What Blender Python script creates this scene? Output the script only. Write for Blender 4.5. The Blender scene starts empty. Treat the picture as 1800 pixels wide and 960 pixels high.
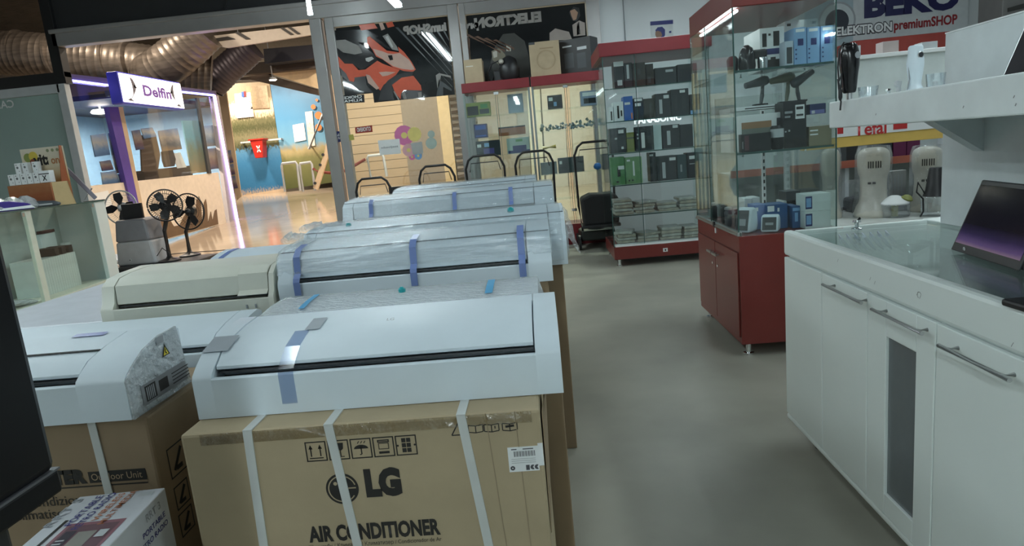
import bpy, bmesh, math, random
from mathutils import Vector, Matrix
C = bpy.context.scene.collection
random.seed(7)
# ------------------------------------------------------------------ camera (shop axes: X along the storefront, Y into the shop, Z up)
F, PITCH, ROLL, YAW, EYE = 1144.8, .18458, .094616, .055353, 1.4
_fw = Vector((-math.sin(YAW)*math.cos(PITCH), math.cos(YAW)*math.cos(PITCH), -math.sin(PITCH)))
_r0 = Vector((math.cos(YAW), math.sin(YAW), 0)); _u0 = _r0.cross(_fw)
_r = _r0*math.cos(ROLL)-_u0*math.sin(ROLL); _u = _r0*math.sin(ROLL)+_u0*math.cos(ROLL)
cd = bpy.data.cameras.new('camera'); cam = bpy.data.objects.new('camera', cd); C.objects.link(cam)
cd.sensor_fit = 'HORIZONTAL'; cd.sensor_width = 36; cd.lens = F/1800*36; cd.clip_start = .02; cd.clip_end = 200
cam.matrix_world = Matrix(((_r.x,_u.x,-_fw.x,0),(_r.y,_u.y,-_fw.y,0),(_r.z,_u.z,-_fw.z,EYE),(0,0,0,1)))
bpy.context.scene.camera = cam
vs = bpy.context.scene.view_settings
vs.view_transform = 'Standard'; vs.look = 'None'; vs.gamma = 1; vs.use_curve_mapping = False
vs.exposure = 0.25
w = bpy.data.worlds.new('world'); bpy.context.scene.world = w; w.use_nodes = True
w.node_tree.nodes['Background'].inputs[0].default_value = (.80,.9,1,1)
w.node_tree.nodes['Background'].inputs[1].default_value = .10
TUBE_POWER = 34.0        # emission of the fluorescent diffusers
MALL_POWER = 270        # watts of each warm mall downlight
# a point on the sight line of a photo pixel at a given depth, height or side distance
def A(x, y, X=None, Y=None, Z=None):
    d = _fw+_r*((x-900)/F)-_u*((y-480)/F)
    if Y is not None: t = Y/d.y
    elif X is not None: t = X/d.x
    else: t = (Z-EYE)/d.z
    return Vector((0,0,EYE))+d*t
def S(r,g,b):
    f = lambda c: (c/255/12.92) if c/255 <= .04045 else ((c/255+.055)/1.055)**2.4
    return (f(r),f(g),f(b))
# ------------------------------------------------------------------ materials
_m = {}
def pm(name, col, rough=.5, metal=0, var=.06, scale=9, bump=0, bscale=60, coat=0, emit=0, stretch=None, alpha=1, spec=.5):
    if name in _m: return _m[name]
    m = bpy.data.materials.new(name); m.use_nodes = True; nt = m.node_tree; b = nt.nodes['Principled BSDF']
    tc = nt.nodes.new('ShaderNodeTexCoord'); mp = nt.nodes.new('ShaderNodeMapping'); nt.links.new(tc.outputs['Object'], mp.inputs[0])
    if stretch: mp.inputs['Scale'].default_value = stretch
    n = nt.nodes.new('ShaderNodeTexNoise'); n.inputs['Scale'].default_value = scale; n.inputs['Detail'].default_value = 4
    nt.links.new(mp.outputs[0], n.inputs['Vector'])
    r = nt.nodes.new('ShaderNodeValToRGB'); c = col
    r.color_ramp.elements[0].position = .3; r.color_ramp.elements[1].position = .7
    r.color_ramp.elements[0].color = (*[max(0,v*(1-var)) for v in c],1); r.color_ramp.elements[1].color = (*[min(1,v*(1+var)) for v in c],1)
    nt.links.new(n.outputs['Fac'], r.inputs[0]); nt.links.new(r.outputs[0], b.inputs['Base Color'])
    b.inputs['Roughness'].default_value = rough; b.inputs['Metallic'].default_value = metal; b.inputs['Coat Weight'].default_value = coat; b.inputs['Specular IOR Level'].default_value = spec
    if emit:
        nt.links.new(r.outputs[0], b.inputs['Emission Color']); b.inputs['Emission Strength'].default_value = emit
    if bump:
        n2 = nt.nodes.new('ShaderNodeTexNoise'); n2.inputs['Scale'].default_value = bscale; n2.inputs['Detail'].default_value = 3
        nt.links.new(mp.outputs[0], n2.inputs['Vector'])
        bp = nt.nodes.new('ShaderNodeBump'); bp.inputs['Strength'].default_value = bump; bp.inputs['Distance'].default_value = .01
        nt.links.new(n2.outputs['Fac'], bp.inputs['Height']); nt.links.new(bp.outputs[0], b.inputs['Normal'])
    if alpha < 1: b.inputs['Alpha'].default_value = alpha
    _m[name] = m; return m
def glass(name, tint=(.9,.96,.95), refl=.10, rough=.02, bump=0, bscale=30, stretch=None, haze=0, fres=.6, hb=True):
    if name in _m: return _m[name]
    m = bpy.data.materials.new(name); m.use_nodes = True; nt = m.node_tree; nt.nodes.clear()
    o = nt.nodes.new('ShaderNodeOutputMaterial'); t = nt.nodes.new('ShaderNodeBsdfTransparent'); g = nt.nodes.new('ShaderNodeBsdfGlossy')
    t.inputs[0].default_value = (*tint,1); g.inputs['Color'].default_value = (1,1,1,1); g.inputs['Roughness'].default_value = rough
    mx = nt.nodes.new('ShaderNodeMixShader'); lw = nt.nodes.new('ShaderNodeLayerWeight'); lw.inputs[0].default_value = .18
    ma = nt.nodes.new('ShaderNodeMath'); ma.operation = 'MULTIPLY_ADD'; ma.inputs[1].default_value = fres; ma.inputs[2].default_value = refl; ma.use_clamp = True
    nt.links.new(lw.outputs['Fresnel'], ma.inputs[0]); nt.links.new(ma.outputs[0], mx.inputs[0])
    nt.links.new(g.outputs[0], mx.inputs[2])
    if haze:
        df = nt.nodes.new('ShaderNodeBsdfDiffuse'); df.inputs[0].default_value = (.82,.88,.90,1)
        m2 = nt.nodes.new('ShaderNodeMixShader'); m2.inputs[0].default_value = haze
        nt.links.new(t.outputs[0], m2.inputs[1]); nt.links.new(df.outputs[0], m2.inputs[2]); nt.links.new(m2.outputs[0], mx.inputs[1])
    else: nt.links.new(t.outputs[0], mx.inputs[1])
    if bump:
        tc = nt.nodes.new('ShaderNodeTexCoord'); mp = nt.nodes.new('ShaderNodeMapping'); nt.links.new(tc.outputs['Object'], mp.inputs[0])
        if stretch: mp.inputs['Scale'].default_value = stretch
        n = nt.nodes.new('ShaderNodeTexNoise'); n.inputs['Scale'].default_value = bscale; n.inputs['Detail'].default_value = 5
        nt.links.new(mp.outputs[0], n.inputs['Vector'])
        bp = nt.nodes.new('ShaderNodeBump'); bp.inputs['Strength'].default_value = bump; bp.inputs['Distance'].default_value = .03
        nt.links.new(n.outputs['Fac'], bp.inputs['Height']); nt.links.new(bp.outputs[0], g.inputs['Normal'])
        if haze and hb: nt.links.new(bp.outputs[0], df.inputs['Normal'])
    nt.links.new(mx.outputs[0], o.inputs[0]); _m[name] = m; return m
def ramp_mat(name, stops, axis='Z', noise=.35, scale=6, rough=.5, mode='LINEAR', emit=0, stretch=(1,1,1), spec=.5):
    """printed picture: bands of colour along one axis of the object, broken up by noise"""
    if name in _m: return _m[name]
    m = bpy.data.materials.new(name); m.use_nodes = True; nt = m.node_tree; b = nt.nodes['Principled BSDF']
    tc = nt.nodes.new('ShaderNodeTexCoord'); sp = nt.nodes.new('ShaderNodeSeparateXYZ'); nt.links.new(tc.outputs['Generated'], sp.inputs[0])
    mp = nt.nodes.new('ShaderNodeMapping'); mp.inputs['Scale'].default_value = stretch; nt.links.new(tc.outputs['Generated'], mp.inputs[0])
    n = nt.nodes.new('ShaderNodeTexNoise'); n.inputs['Scale'].default_value = scale; n.inputs['Detail'].default_value = 8; n.inputs['Roughness'].default_value = .65
    nt.links.new(mp.outputs[0], n.inputs['Vector'])
    a = nt.nodes.new('ShaderNodeMath'); a.operation = 'MULTIPLY_ADD'; a.inputs[1].default_value = noise; nt.links.new(n.outputs['Fac'], a.inputs[0])
    s = nt.nodes.new('ShaderNodeMath'); s.operation = 'SUBTRACT'; s.inputs[1].default_value = noise*.5
    nt.links.new(sp.outputs[axis], s.inputs[0]); nt.links.new(s.outputs[0], a.inputs[2])
    r = nt.nodes.new('ShaderNodeValToRGB'); r.color_ramp.interpolation = mode
    e = r.color_ramp.elements
    while len(e) < len(stops): e.new(.5)
    for k,(p,c) in enumerate(stops): e[k].position = p; e[k].color = (*c,1)
    nt.links.new(a.outputs[0], r.inputs[0]); nt.links.new(r.outputs[0], b.inputs['Base Color']); b.inputs['Roughness'].default_value = rough; b.inputs['Specular IOR Level'].default_value = spec
    if emit: nt.links.new(r.outputs[0], b.inputs['Emission Color']); b.inputs['Emission Strength'].default_value = emit
    _m[name] = m; return m
WHITE = pm('white_plastic', (.71,.80,.86), .42, var=.02)
WHITE2 = pm('white_lacquer', (.76,.82,.80), .38, var=.02, scale=3)
CREAM = pm('cream_plastic', (.75,.75,.65), .38, var=.03)
CARD = pm('kraft_cardboard', (.43,.345,.22), .8, var=.07, scale=5, bump=.15, bscale=25)
CARD_D = pm('dark_cardboard', (.31,.225,.14), .85, var=.07, scale=5, bump=.1, bscale=25)
INK = pm('black_ink', (.022,.02,.018), .6, var=.1)
BLACK = pm('black_plastic', (.018,.018,.02), .42, var=.15)
BLACKG = pm('black_gloss', (.012,.012,.014), .18, var=.1)
DARK = pm('dark_grey_plastic', (.05,.055,.06), .45, var=.1)
GREY = pm('grey_plastic', (.33,.35,.37), .45, var=.05)
LGREY = pm('light_grey_plastic', (.55,.58,.60), .4, var=.04)
ALU = pm('grey_aluminium', (.37,.36,.355), .4, .35, var=.05, scale=4)
STEEL = pm('brushed_steel', (.55,.56,.56), .28, .95, var=.08, stretch=(1,30,1))
CHROME = pm('chrome', (.75,.77,.78), .12, 1, var=.03)
RED = pm('red_lacquer', (.185,.026,.021), .35, var=.05, scale=3, coat=.2)
REDD = pm('wine_red_board', (.20,.016,.022), .4, var=.05)
BLUE = pm('blue_print', (.03,.10,.45), .4)
LBLUE = pm('light_blue_print', (.22,.42,.70), .4)
NAVY = pm('navy_print', (.018,.025,.14), .4)
GREEN = pm('green_print', (.11,.30,.10), .45)
TEAL = pm('teal_tape', (.02,.35,.38), .35)
TAPE = pm('blue_tape', (.19,.27,.56), .35, var=.08)
CYAN = pm('light_blue_tape', (.10,.42,.72), .35)
ORANGE = pm('orange_print', (.70,.20,.05), .45)
YELLOW = pm('yellow_edge', (.72,.48,.12), .45)
PAPER = pm('white_paper', (.80,.82,.82), .6, var=.02)
PURPLE = pm('plum_gloss', (.10,.008,.05), .3)
TAN = pm('tan_board', (.60,.44,.25), .55)
BEIGE = pm('beige_metal', (.55,.53,.46), .33, var=.04, coat=.3)
STRAP = pm('white_strap', (.60,.62,.60), .35, var=.05)
GLASS = glass('clear_glass', refl=.05)
GLASSD = glass('display_glass', (.93,.97,.965), refl=.05, fres=.4)
SHOPG = glass('shop_glass', (.94,.95,.96), refl=.02, fres=.12)
GEDGE = pm('glass_edge_green', (.05,.11,.10), .15, var=.1)
FILM = glass('crinkled_film', (.95,.97,.98), refl=.15, rough=.09, bump=.55, bscale=9, stretch=(1,6,6), haze=.14, fres=.2, hb=False)
FILM2 = glass('bubble_film', (.94,.96,.98), refl=.22, rough=.08, bump=1.0, bscale=32, stretch=(1,2.5,2.5), haze=.5, fres=.3)
BAGF = glass('clear_bag', (.95,.96,.97), refl=.08, rough=.1, bump=.8, bscale=18, haze=.05, fres=.25, hb=False)
CLEARP = glass('clear_plastic', (.93,.96,.97), refl=.12, rough=.05, haze=.12)
# ------------------------------------------------------------------ mesh builder
def aim(v):
    v = Vector(v).normalized(); a = Vector((0,0,1)) if abs(v.z) < .9 else Vector((1,0,0))
    s = v.cross(a).normalized(); return s, s.cross(v).normalized()
_base = {}
class MB:
    def __init__(s): s.v = []; s.f = []; s.mi = []; s.cur = 0
    def m(s, i): s.cur = i; return s
    def add(s, vs, fs):
        o = len(s.v); s.v += [tuple(p) for p in vs]
        for f in fs: s.f.append([i+o for i in f]); s.mi.append(s.cur)
        return s
    def box(s, x0,x1,y0,y1,z0,z1):
        return s.add([(x0,y0,z0),(x1,y0,z0),(x1,y1,z0),(x0,y1,z0),(x0,y0,z1),(x1,y0,z1),(x1,y1,z1),(x0,y1,z1)],
            [(3,2,1,0),(4,5,6,7),(0,1,5,4),(1,2,6,5),(2,3,7,6),(3,0,4,7)])
    def obox(s, o, a, b, c):       # oriented box from a corner and three edge vectors
        o,a,b,c = map(Vector,(o,a,b,c)); P = [o,o+a,o+a+b,o+b,o+c,o+a+c,o+a+b+c,o+b+c]
        F_ = [(3,2,1,0),(4,5,6,7),(0,1,5,4),(1,2,6,5),(2,3,7,6),(3,0,4,7)]
        if a.cross(b).dot(c) < 0: F_ = [f[::-1] for f in F_]
        return s.add(P, F_)
    def quad(s, *p): return s.add(p, [tuple(range(len(p)))])
    def prism(s, poly, d):          # polygon (3-D points) extruded by vector d
        P = [Vector(p) for p in poly]; d = Vector(d); n = len(P)
        nrm = Vector((0,0,0))
        for i in range(n): nrm += (P[i]-P[0]).cross(P[(i+1)%n]-P[0])
        if nrm.dot(d) > 0: P = P[::-1]
        return s.add(P+[p+d for p in P], [tuple(range(n)), tuple(range(2*n-1,n-1,-1))]+[((i+1)%n,i,i+n,(i+1)%n+n) for i in range(n)])
    def tube(s, pts, r, seg=8, closed=False, caps=True):
        P = [Vector(p) for p in pts]; n = len(P); vs = []; fs = []; prev = None
        R = r if isinstance(r,(list,tuple)) else [r]*n
        for i,p in enumerate(P):
            t = (P[(i+1)%n]-P[i-1]) if closed else (P[min(i+1,n-1)]-P[max(i-1,0)])
            t.normalize()
            if prev is None: a,b = aim(t)
            else:
                a = (prev - t*prev.dot(t)).normalized(); b = t.cross(a)
            prev = a
            for k in range(seg):
                th = 2*math.pi*k/seg; vs.append(p+(a*math.cos(th)+b*math.sin(th))*R[i])
        for i in range(n if closed else n-1):
            for k in range(seg):
                j = (i+1)%n; fs.append((i*seg+k, i*seg+(k+1)%seg, j*seg+(k+1)%seg, j*seg+k))
        if not closed and caps: fs += [tuple(range(seg))[::-1], tuple((n-1)*seg+k for k in range(seg))]
        return s.add(vs, fs)
    def lathe(s, prof, c=(0,0,0), seg=24, ax=(0,0,1)):   # prof: (radius, distance along axis)
        ax = Vector(ax).normalized(); a,b = aim(ax); c = Vector(c); vs = []; fs = []; n = len(prof)
        if ax.z > .99: a,b = Vector((1,0,0)),Vector((0,1,0))
        for (r,h) in prof:
            for k in range(seg):
                th = 2*math.pi*k/seg; vs.append(c+ax*h+(a*math.cos(th)+b*math.sin(th))*max(r,1e-4))
        for i in range(n-1):
            for k in range(seg): fs.append((i*seg+k,i*seg+(k+1)%seg,(i+1)*seg+(k+1)%seg,(i+1)*seg+k))
        fs += [tuple(range(seg))[::-1], tuple((n-1)*seg+k for k in range(seg))]
        return s.add(vs, fs)
    def build(s, name, mats, parent=None, smooth=None, bevel=0, world=False):
        me = bpy.data.meshes.new(name)
        vs = s.v
        if parent is not None and world:
            inv = _base[parent.name].inverted(); vs = [inv @ Vector(v) for v in vs]
        me.from_pydata([tuple(v) for v in vs], [], s.f)
        bm = bmesh.new(); bm.from_mesh(me); bmesh.ops.recalc_face_normals(bm, faces=bm.faces[:]); bm.to_mesh(me); bm.free()
        mats = mats if isinstance(mats,(list,tuple)) else [mats]
        for m in mats: me.materials.append(m)
        me.polygons.foreach_set('material_index', s.mi)
        if smooth is not None:
            me.polygons.foreach_set('use_smooth', [True]*len(me.polygons)); me.set_sharp_from_angle(angle=math.radians(smooth))
        o = bpy.data.objects.new(name, me); C.objects.link(o)
        if parent is not None: o.parent = parent
        if bevel:
            b = o.modifiers.new('bevel','BEVEL'); b.width = bevel; b.segments = 2; b.limit_method = 'ANGLE'; b.angle_limit = .7
        _base[o.name] = Matrix.Identity(4) if parent is None else _base[parent.name].copy()
        return o
def tag(o, label, cat, group=None, kind=None):
    if label: o['label'] = label
    if cat: o['category'] = cat
    if group: o['group'] = group
    if kind: o['kind'] = kind
    return o
def thing(name, label, cat, loc=(0,0,0), rz=0, group=None, rx=0, ry=0):
    o = bpy.data.objects.new(name, None); C.objects.link(o); o.empty_display_size = .1
    o.location = loc; o.rotation_euler = (rx,ry,rz)
    _base[o.name] = Matrix.Translation(Vector(loc)) @ o.rotation_euler.to_matrix().to_4x4()
    return tag(o, label, cat, group)
def copy_tree(o, parent=None):
    c = o.copy(); C.objects.link(c)
    if parent is not None: c.parent = parent
    for ch in [k for k in C.objects if k.parent == o]: copy_tree(ch, c)
    return c
def dup(o, loc, label, rz=None, scale=None):
    c = copy_tree(o); c.location = loc; c['label'] = label
    if rz is not None: c.rotation_euler.z = rz
    if scale: c.scale = scale
    _base[c.name] = Matrix.Translation(Vector(loc)) @ Matrix.Rotation(c.rotation_euler.z,4,'Z'); return c
def struct(o, label=None):
    o['kind'] = 'structure'
    if label: o['label'] = label
    return o
# lettering: o = centre (or left end) of the baseline, u = reading direction, v = up
def text(body, o, u, v, size, mat, parent=None, width=None, name='lettering', bold=0, align='CENTER', world=True, depth=.0006, spacing=1):
    cu = bpy.data.curves.new(name,'FONT'); cu.body = body; cu.size = 1; cu.align_x = align; cu.offset = bold; cu.space_character = spacing; cu.resolution_u = 3
    ob = bpy.data.objects.new(name, cu); C.objects.link(ob); dg = bpy.context.evaluated_depsgraph_get()
    me = bpy.data.meshes.new_from_object(ob.evaluated_get(dg)); bpy.data.objects.remove(ob); bpy.data.curves.remove(cu)
    xs = [p.co.x for p in me.vertices]; sx = size/.7
    if width: sx = width/(max(xs)-min(xs))
    u = Vector(u).normalized(); v = Vector(v).normalized(); o = Vector(o); n = Vector((0,0,0))
    inv = _base[parent.name].inverted() if (parent is not None and world) else Matrix.Identity(4)
    for p in me.vertices: p.co = inv @ (o+u*p.co.x*sx+v*p.co.y*size/.7)
    me.materials.append(mat); t = bpy.data.objects.new(name, me); C.objects.link(t)
    if parent is not None: t.parent = parent; _base[t.name] = _base[parent.name].copy()
    else: _base[t.name] = Matrix.Identity(4)
    return t
class Draw:
    """flat print on a face: marks are thin raised quads"""
    def __init__(s, o, u, v, lift=.0012):
        s.o = Vector(o); s.u = Vector(u).normalized(); s.v = Vector(v).normalized(); s.n = s.u.cross(s.v); s.k = lift; s.mb = MB()
    def p(s, x, y): return s.o+s.u*x+s.v*y+s.n*s.k
    def poly(s, *pts): s.mb.quad(*[s.p(*q) for q in pts]); return s
    def rect(s, x0,y0,x1,y1): return s.poly((x0,y0),(x1,y0),(x1,y1),(x0,y1))
    def frame(s, x0,y0,x1,y1,t):
        return s.rect(x0,y0,x1,y0+t).rect(x0,y1-t,x1,y1).rect(x0,y0+t,x0+t,y1-t).rect(x1-t,y0+t,x1,y1-t)
    def line(s, x0,y0,x1,y1,t):
        d = Vector((x1-x0,y1-y0)); n = Vector((-d.y,d.x)).normalized()*t*.5
        return s.poly((x0-n.x,y0-n.y),(x1-n.x,y1-n.y),(x1+n.x,y1+n.y),(x0+n.x,y0+n.y))
    def disc(s, x,y,r,ry=None,seg=28,a0=0,a1=360):
        ry = ry or r; full = a1-a0 >= 360
        pts = [(x+r*math.cos(math.radians(a0+(a1-a0)*k/seg)), y+ry*math.sin(math.radians(a0+(a1-a0)*k/seg))) for k in range(seg+(0 if full else 1))]
        return s.poly(*pts)
    def ring(s, x,y,r,t,a0=0,a1=360,seg=32):
        for k in range(seg):
            a = math.radians(a0+(a1-a0)*k/seg); b = math.radians(a0+(a1-a0)*(k+1)/seg)
            s.poly((x+r*math.cos(a),y+r*math.sin(a)),(x+r*math.cos(b),y+r*math.sin(b)),(x+(r-t)*math.cos(b),y+(r-t)*math.sin(b)),(x+(r-t)*math.cos(a),y+(r-t)*math.sin(a)))
        return s
    def up(s, d=.0006): s.k += d; return s
    def m(s, i): s.mb.m(i); return s
    def build(s, name, mats, parent, world=True): return s.mb.build(name, mats, parent, world=world)
def sp(prof, n=4):     # rounder lathe profile through the given points
    P = [prof[0]]+list(prof)+[prof[-1]]; out = []
    for i in range(1,len(P)-2):
        for k in range(n):
            t = k/n; a,b,c,d = (Vector(P[j]) for j in (i-1,i,i+1,i+2))
            v = .5*((2*b)+(c-a)*t+(2*a-5*b+4*c-d)*t*t+(3*b-a-3*c+d)*t**3); out.append((max(.001,v.x),v.y))
    return out+[prof[-1]]
def px(points, **k): return [A(x,y,**k) for x,y in points]
def plate(name, pts, mat, thick, parent=None, X=None, Y=None, bevel=0):
    """solid board whose face is outlined in the plane X = const (facing +X) or Y = const (facing -Y)"""
    P = px(pts, X=X, Y=Y); d = (-thick,0,0) if X is not None and X < 0 else ((thick,0,0) if X is not None else (0,thick,0))
    return MB().prism(P, d).build(name, mat, parent, world=True, bevel=bevel)
# ------------------------------------------------------------------ setting: shop shell
FLOORM = pm('polished_concrete', S(152,150,138), .42, var=.16, scale=1.6, bump=.04, bscale=5)
MALLF = pm('glossy_beige_tile', (.50,.41,.31), .10, var=.08, scale=2)
WALLW = pm('wall_paint', (.62,.65,.66), .6, var=.02, scale=2)
CEILM = pm('dark_ceiling_paint', (.022,.022,.024), .8, var=.2)
FOIL = pm('crumpled_black_foil', (.03,.027,.024), .35, var=.8, scale=3, bump=1, bscale=7)
FASC = pm('dark_fascia', (.028,.029,.031), .5, var=.05)
SY = 10.0
struct(MB().box(-11,7,-4,SY+.2,-.1,0).build('floor', FLOORM), 'polished grey concrete shop floor')
struct(MB().box(-11,7,-4,SY,4.6,4.7).build('ceiling', CEILM))
struct(MB().box(6.6,6.8,-4,SY,0,4.6).build('wall_right', WALLW))
struct(MB().box(-11,7,-4.2,-4,0,4.6).build('wall_front', WALLW))
struct(MB().box(-11.2,-11,-4,SY,0,4.6).build('wall_left', WALLW))
struct(MB().box(1.06,7,SY,SY+.2,0,4.6).build('wall_back', WALLW), 'grey white wall behind the glass cases')
# storefront frame
struct(MB().box(-7.08,1.06,SY-.06,SY+.12,3.56,3.80).box(-7.08,1.06,SY-.10,SY-.04,3.74,3.80).build('trim_1', ALU, bevel=.01), 'grey aluminium beam over the shop entrance')
struct(MB().box(-7.08,1.06,SY,SY+.1,3.80,4.6).build('wall_fascia', FASC), 'dark panel above the entrance beam')
struct(MB().box(-3.17,-3.00,SY-.06,SY+.1,0,3.56).build('trim_2', ALU, bevel=.008), 'grey aluminium door post')
struct(MB().box(-2.95,-2.82,SY-.05,SY+.08,0,3.56).build('trim_3', ALU, bevel=.008), 'grey aluminium post beside the poster window')
struct(MB().box(-1.13,-.98,SY-.06,SY+.1,0,3.56).box(-.965,-.88,SY-.05,SY+.06,0,3.56).build('trim_4', ALU, bevel=.008), 'grey aluminium post between the two poster windows')
struct(MB().box(.87,1.06,SY-.06,SY+.12,0,3.56).build('trim_5', ALU, bevel=.008), 'grey aluminium end post of the storefront')
struct(MB().box(-2.82,-1.13,SY-.04,SY+.06,3.42,3.56).box(-.88,.87,SY-.04,SY+.06,3.40,3.56).build('trim_6', ALU, bevel=.006), 'grey aluminium top rails of the windows')
struct(MB().box(-7.16,-7.0,SY-.06,SY+.1,3.12,4.6).build('trim_7', pm('black_steel',(.012,.012,.013),.5), bevel=.006), 'black post above the frosted pane')
struct(MB().box(-10.9,-7.0,SY-.05,SY+.1,3.03,3.20).build('trim_8', pm('black_steel',(.012,.012,.013),.5)), 'black rail above the frosted pane')
struct(MB().box(-10.9,-7.12,SY-.06,SY+.06,2.90,3.03).box(-7.16,-7.03,SY-.06,SY+.06,0,3.03).build('trim_9', LGREY, bevel=.006), 'pale frame of the frosted pane')
wn = struct(MB().box(-2.82,-1.13,SY,SY+.012,.0,3.42).build('window_1', GLASS), 'clear shop window beside the entrance')
w2 = struct(MB().box(-.88,.87,SY,SY+.012,.0,3.40).build('window_2', GLASS), 'clear shop window behind the red cabinets')
FROST = pm('frosted_green_glass', (.33,.45,.42), .25, var=.06, scale=1.2, coat=.3)
w3 = struct(MB().box(-10.9,-7.16,SY,SY+.02,0,2.90).build('window_3', FROST), 'green frosted pane left of the entrance')
P = A(9,190,Y=SY-.01); text('CAR', P, (-1,0,0),(0,0,1), .11, PAPER, w3, name='lettering', bold=.02)
# ------------------------------------------------------------------ setting: mall passage outside
def fz(y): return .046*(y-11) if y > 11 else 0
struct(MB().add([(-40,SY+.2,0),(12,SY+.2,0),(12,11,0),(-40,11,0),(12,32,fz(32)),(-40,32,fz(32))], [(0,1,2,3),(3,2,4,5)]).build('floor_mall', MALLF), 'glossy beige mall floor beyond the entrance')
struct(MB().box(-40,12,SY+.2,32,7.2,7.4).build('ceiling_mall', FOIL), 'black crumpled mall ceiling')
struct(MB().box(-40,12,30,30.2,0,7.4).build('wall_mall', pm('mall_plaster',(.42,.36,.28),.6)), 'beige far wall of the mall')
MY = 25.2
def D(*pts): return list(pts)
# murals on the far wall
mur = thing('printed_mural','tall printed mural of sea, trees and a white board on the mall wall','mural',(-11.3,MY,fz(MY)))
SEA = ramp_mat('mural_sea', [(0,(.55,.40,.25)),(.06,(.03,.17,.36)),(.30,(.05,.22,.44)),(.40,(.10,.28,.48)),(.43,(.07,.08,.035)),(.52,(.22,.20,.11)),(.60,(.06,.07,.025)),(.68,(.16,.15,.07)),(.72,(.70,.55,.38)),(.80,(.85,.66,.46)),(.85,(.30,.23,.14)),(1,(.22,.17,.10))], noise=.22, scale=34)
plate('picture_panel', D((393,148),(473,143),(503,333),(424,345)), SEA, .05, mur, Y=MY)
plate('base_strip', D((420,345),(500,331),(502,338),(421,352)), pm('pale_stone',(.62,.48,.34),.4), .05, mur, Y=MY-.02)
plate('blank_board', D((412,165),(440,162),(446,205),(416,208)), PAPER, .03, mur, Y=MY-.05)
plate('flag_mark', D((424,162),(428,161),(429,170),(425,171)), BLUE, .01, mur, Y=MY-.09)
plate('red_mark', D((428,161),(432,160),(433,170),(429,170)), RED, .01, mur, Y=MY-.09)
plate('picture_strip', D((432,152),(469,150),(474,190),(440,192)), ramp_mat('mural_wood',[(0,(.35,.25,.14)),(.5,(.20,.15,.09)),(1,(.40,.30,.2))],axis='X',noise=1,scale=9), .02, mur, Y=MY-.05)
mu2 = thing('printed_mural','blue sky mural with orange hot air balloons beside the door post','mural',(-9.5,MY,fz(MY)))
SKY = ramp_mat('mural_sky', [(0,(.10,.12,.04)),(.28,(.20,.20,.08)),(.36,(.40,.33,.17)),(.42,(.16,.36,.52)),(.65,(.08,.26,.46)),(.85,(.08,.22,.38)),(1,(.04,.09,.16))], noise=.14, scale=8)
plate('picture_panel', D((474,143),(592,165),(602,318),(503,333)), SKY, .05, mu2, Y=MY)
for k,(x,y,r) in enumerate(((551,188,4.2),(560,203,6.5),(560,224,6),(557,176,2.4))):
    c = A(x,y,Y=MY-.06); s = r*MY/1145
    MB().lathe([(.02,0),(s*.45,.012),(s,.02)],(c.x,c.y,c.z),16,(0,-1,0)).build('balloon', ORANGE, mu2, world=True)
plate('notice', D((514,220),(534,216),(538,246),(518,250)), PAPER, .02, mu2, Y=MY-.05)
plate('price_board', D((536,197),(549,195),(554,256),(543,258)), ramp_mat('notice_lines',[(0,(.75,.7,.62)),(.45,(.75,.7,.62)),(.5,(.35,.3,.28)),(.55,(.75,.7,.62)),(1,(.75,.7,.62))],noise=1.4,scale=7), .02, mu2, Y=MY-.05)
b = A(453,262,Y=MY-.62)
bn = thing('waste_bin','red wall bin hanging before the sea mural','bin',(b.x,b.y,b.z))
s = MY/1145
MB().prism([(b.x-14*s*.5,b.y,b.z-15*s),(b.x+13*s*.5,b.y,b.z-15*s),(b.x+21*s*.5,b.y,b.z+15*s),(b.x-23*s*.5,b.y,b.z+15*s)],(0,.4,0)).build('bin_body', pm('bright_red',(.52,.03,.02),.4), bn, world=True, bevel=.02)
d = Draw((b.x,b.y-.0,b.z),(1,0,0),(0,0,1),.02); d.line(-.02,-.12,.1,.12,.04); d.line(-.02,.12,.1,-.12,.05); d.build('mark', PAPER, bn)
MB().box(b.x-.3,b.x+.28,b.y-.03,b.y+.43,b.z+15*s,b.z+15*s+.05).build('lid', pm('bright_red',(.52,.03,.02),.4), bn, world=True)
MB().box(b.x-.8,b.x+.8,b.y+.42,b.y+.48,b.z+.28,b.z+.34).box(b.x-.8,b.x-.72,b.y+.4,MY,b.z+.28,b.z+.34).box(b.x+.72,b.x+.8,b.y+.4,MY,b.z+.28,b.z+.34).build('bracket', LGREY, bn, world=True)
# soffit, beams and ducts
st = thing('soffit','beige wedge-shaped soffit under the mall ceiling','soffit',(-7.6,22,5))
plate('soffit_panel', D((470,128),(560,118),(562,152),(560,156)), pm('warm_soffit',(.75,.58,.36),.5), .2, st, Y=22)
plate('dark_beam', D((395,142),(560,112),(562,121),(470,131),(558,157),(560,168),(440,140)), pm('dark_beam',(.06,.045,.035),.6), .3, st, Y=22.05)
plate('dark_box', D((463,86),(556,78),(558,102),(465,112)), pm('dark_navy_box',(.01,.011,.02),.6), .6, st, Y=21)
plate('black_beam', D((427,112),(560,100),(560,119),(424,132)), pm('dark_beam',(.06,.045,.035),.6), .3, st, Y=21.6)
for k,(lx,ly) in enumerate(((479,136),(573,159))):
    p = A(lx,ly,Y=21.5)
    o = MB().lathe([(.10,0),(.14,-.06),(.14,-.08)],p,16).tube([p,(p.x,p.y,7.2)],.02,6).m(1).lathe([(.11,-.085),(.10,-.10)],p,16).build('spotlight',[LGREY,pm('spot_glow',(1,.86,.62),emit=14)])
    tag(o, ('small lit spotlight under the beige soffit','small lit spotlight seen beside the door post')[k], 'spotlight', 'mall spotlights')
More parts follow.
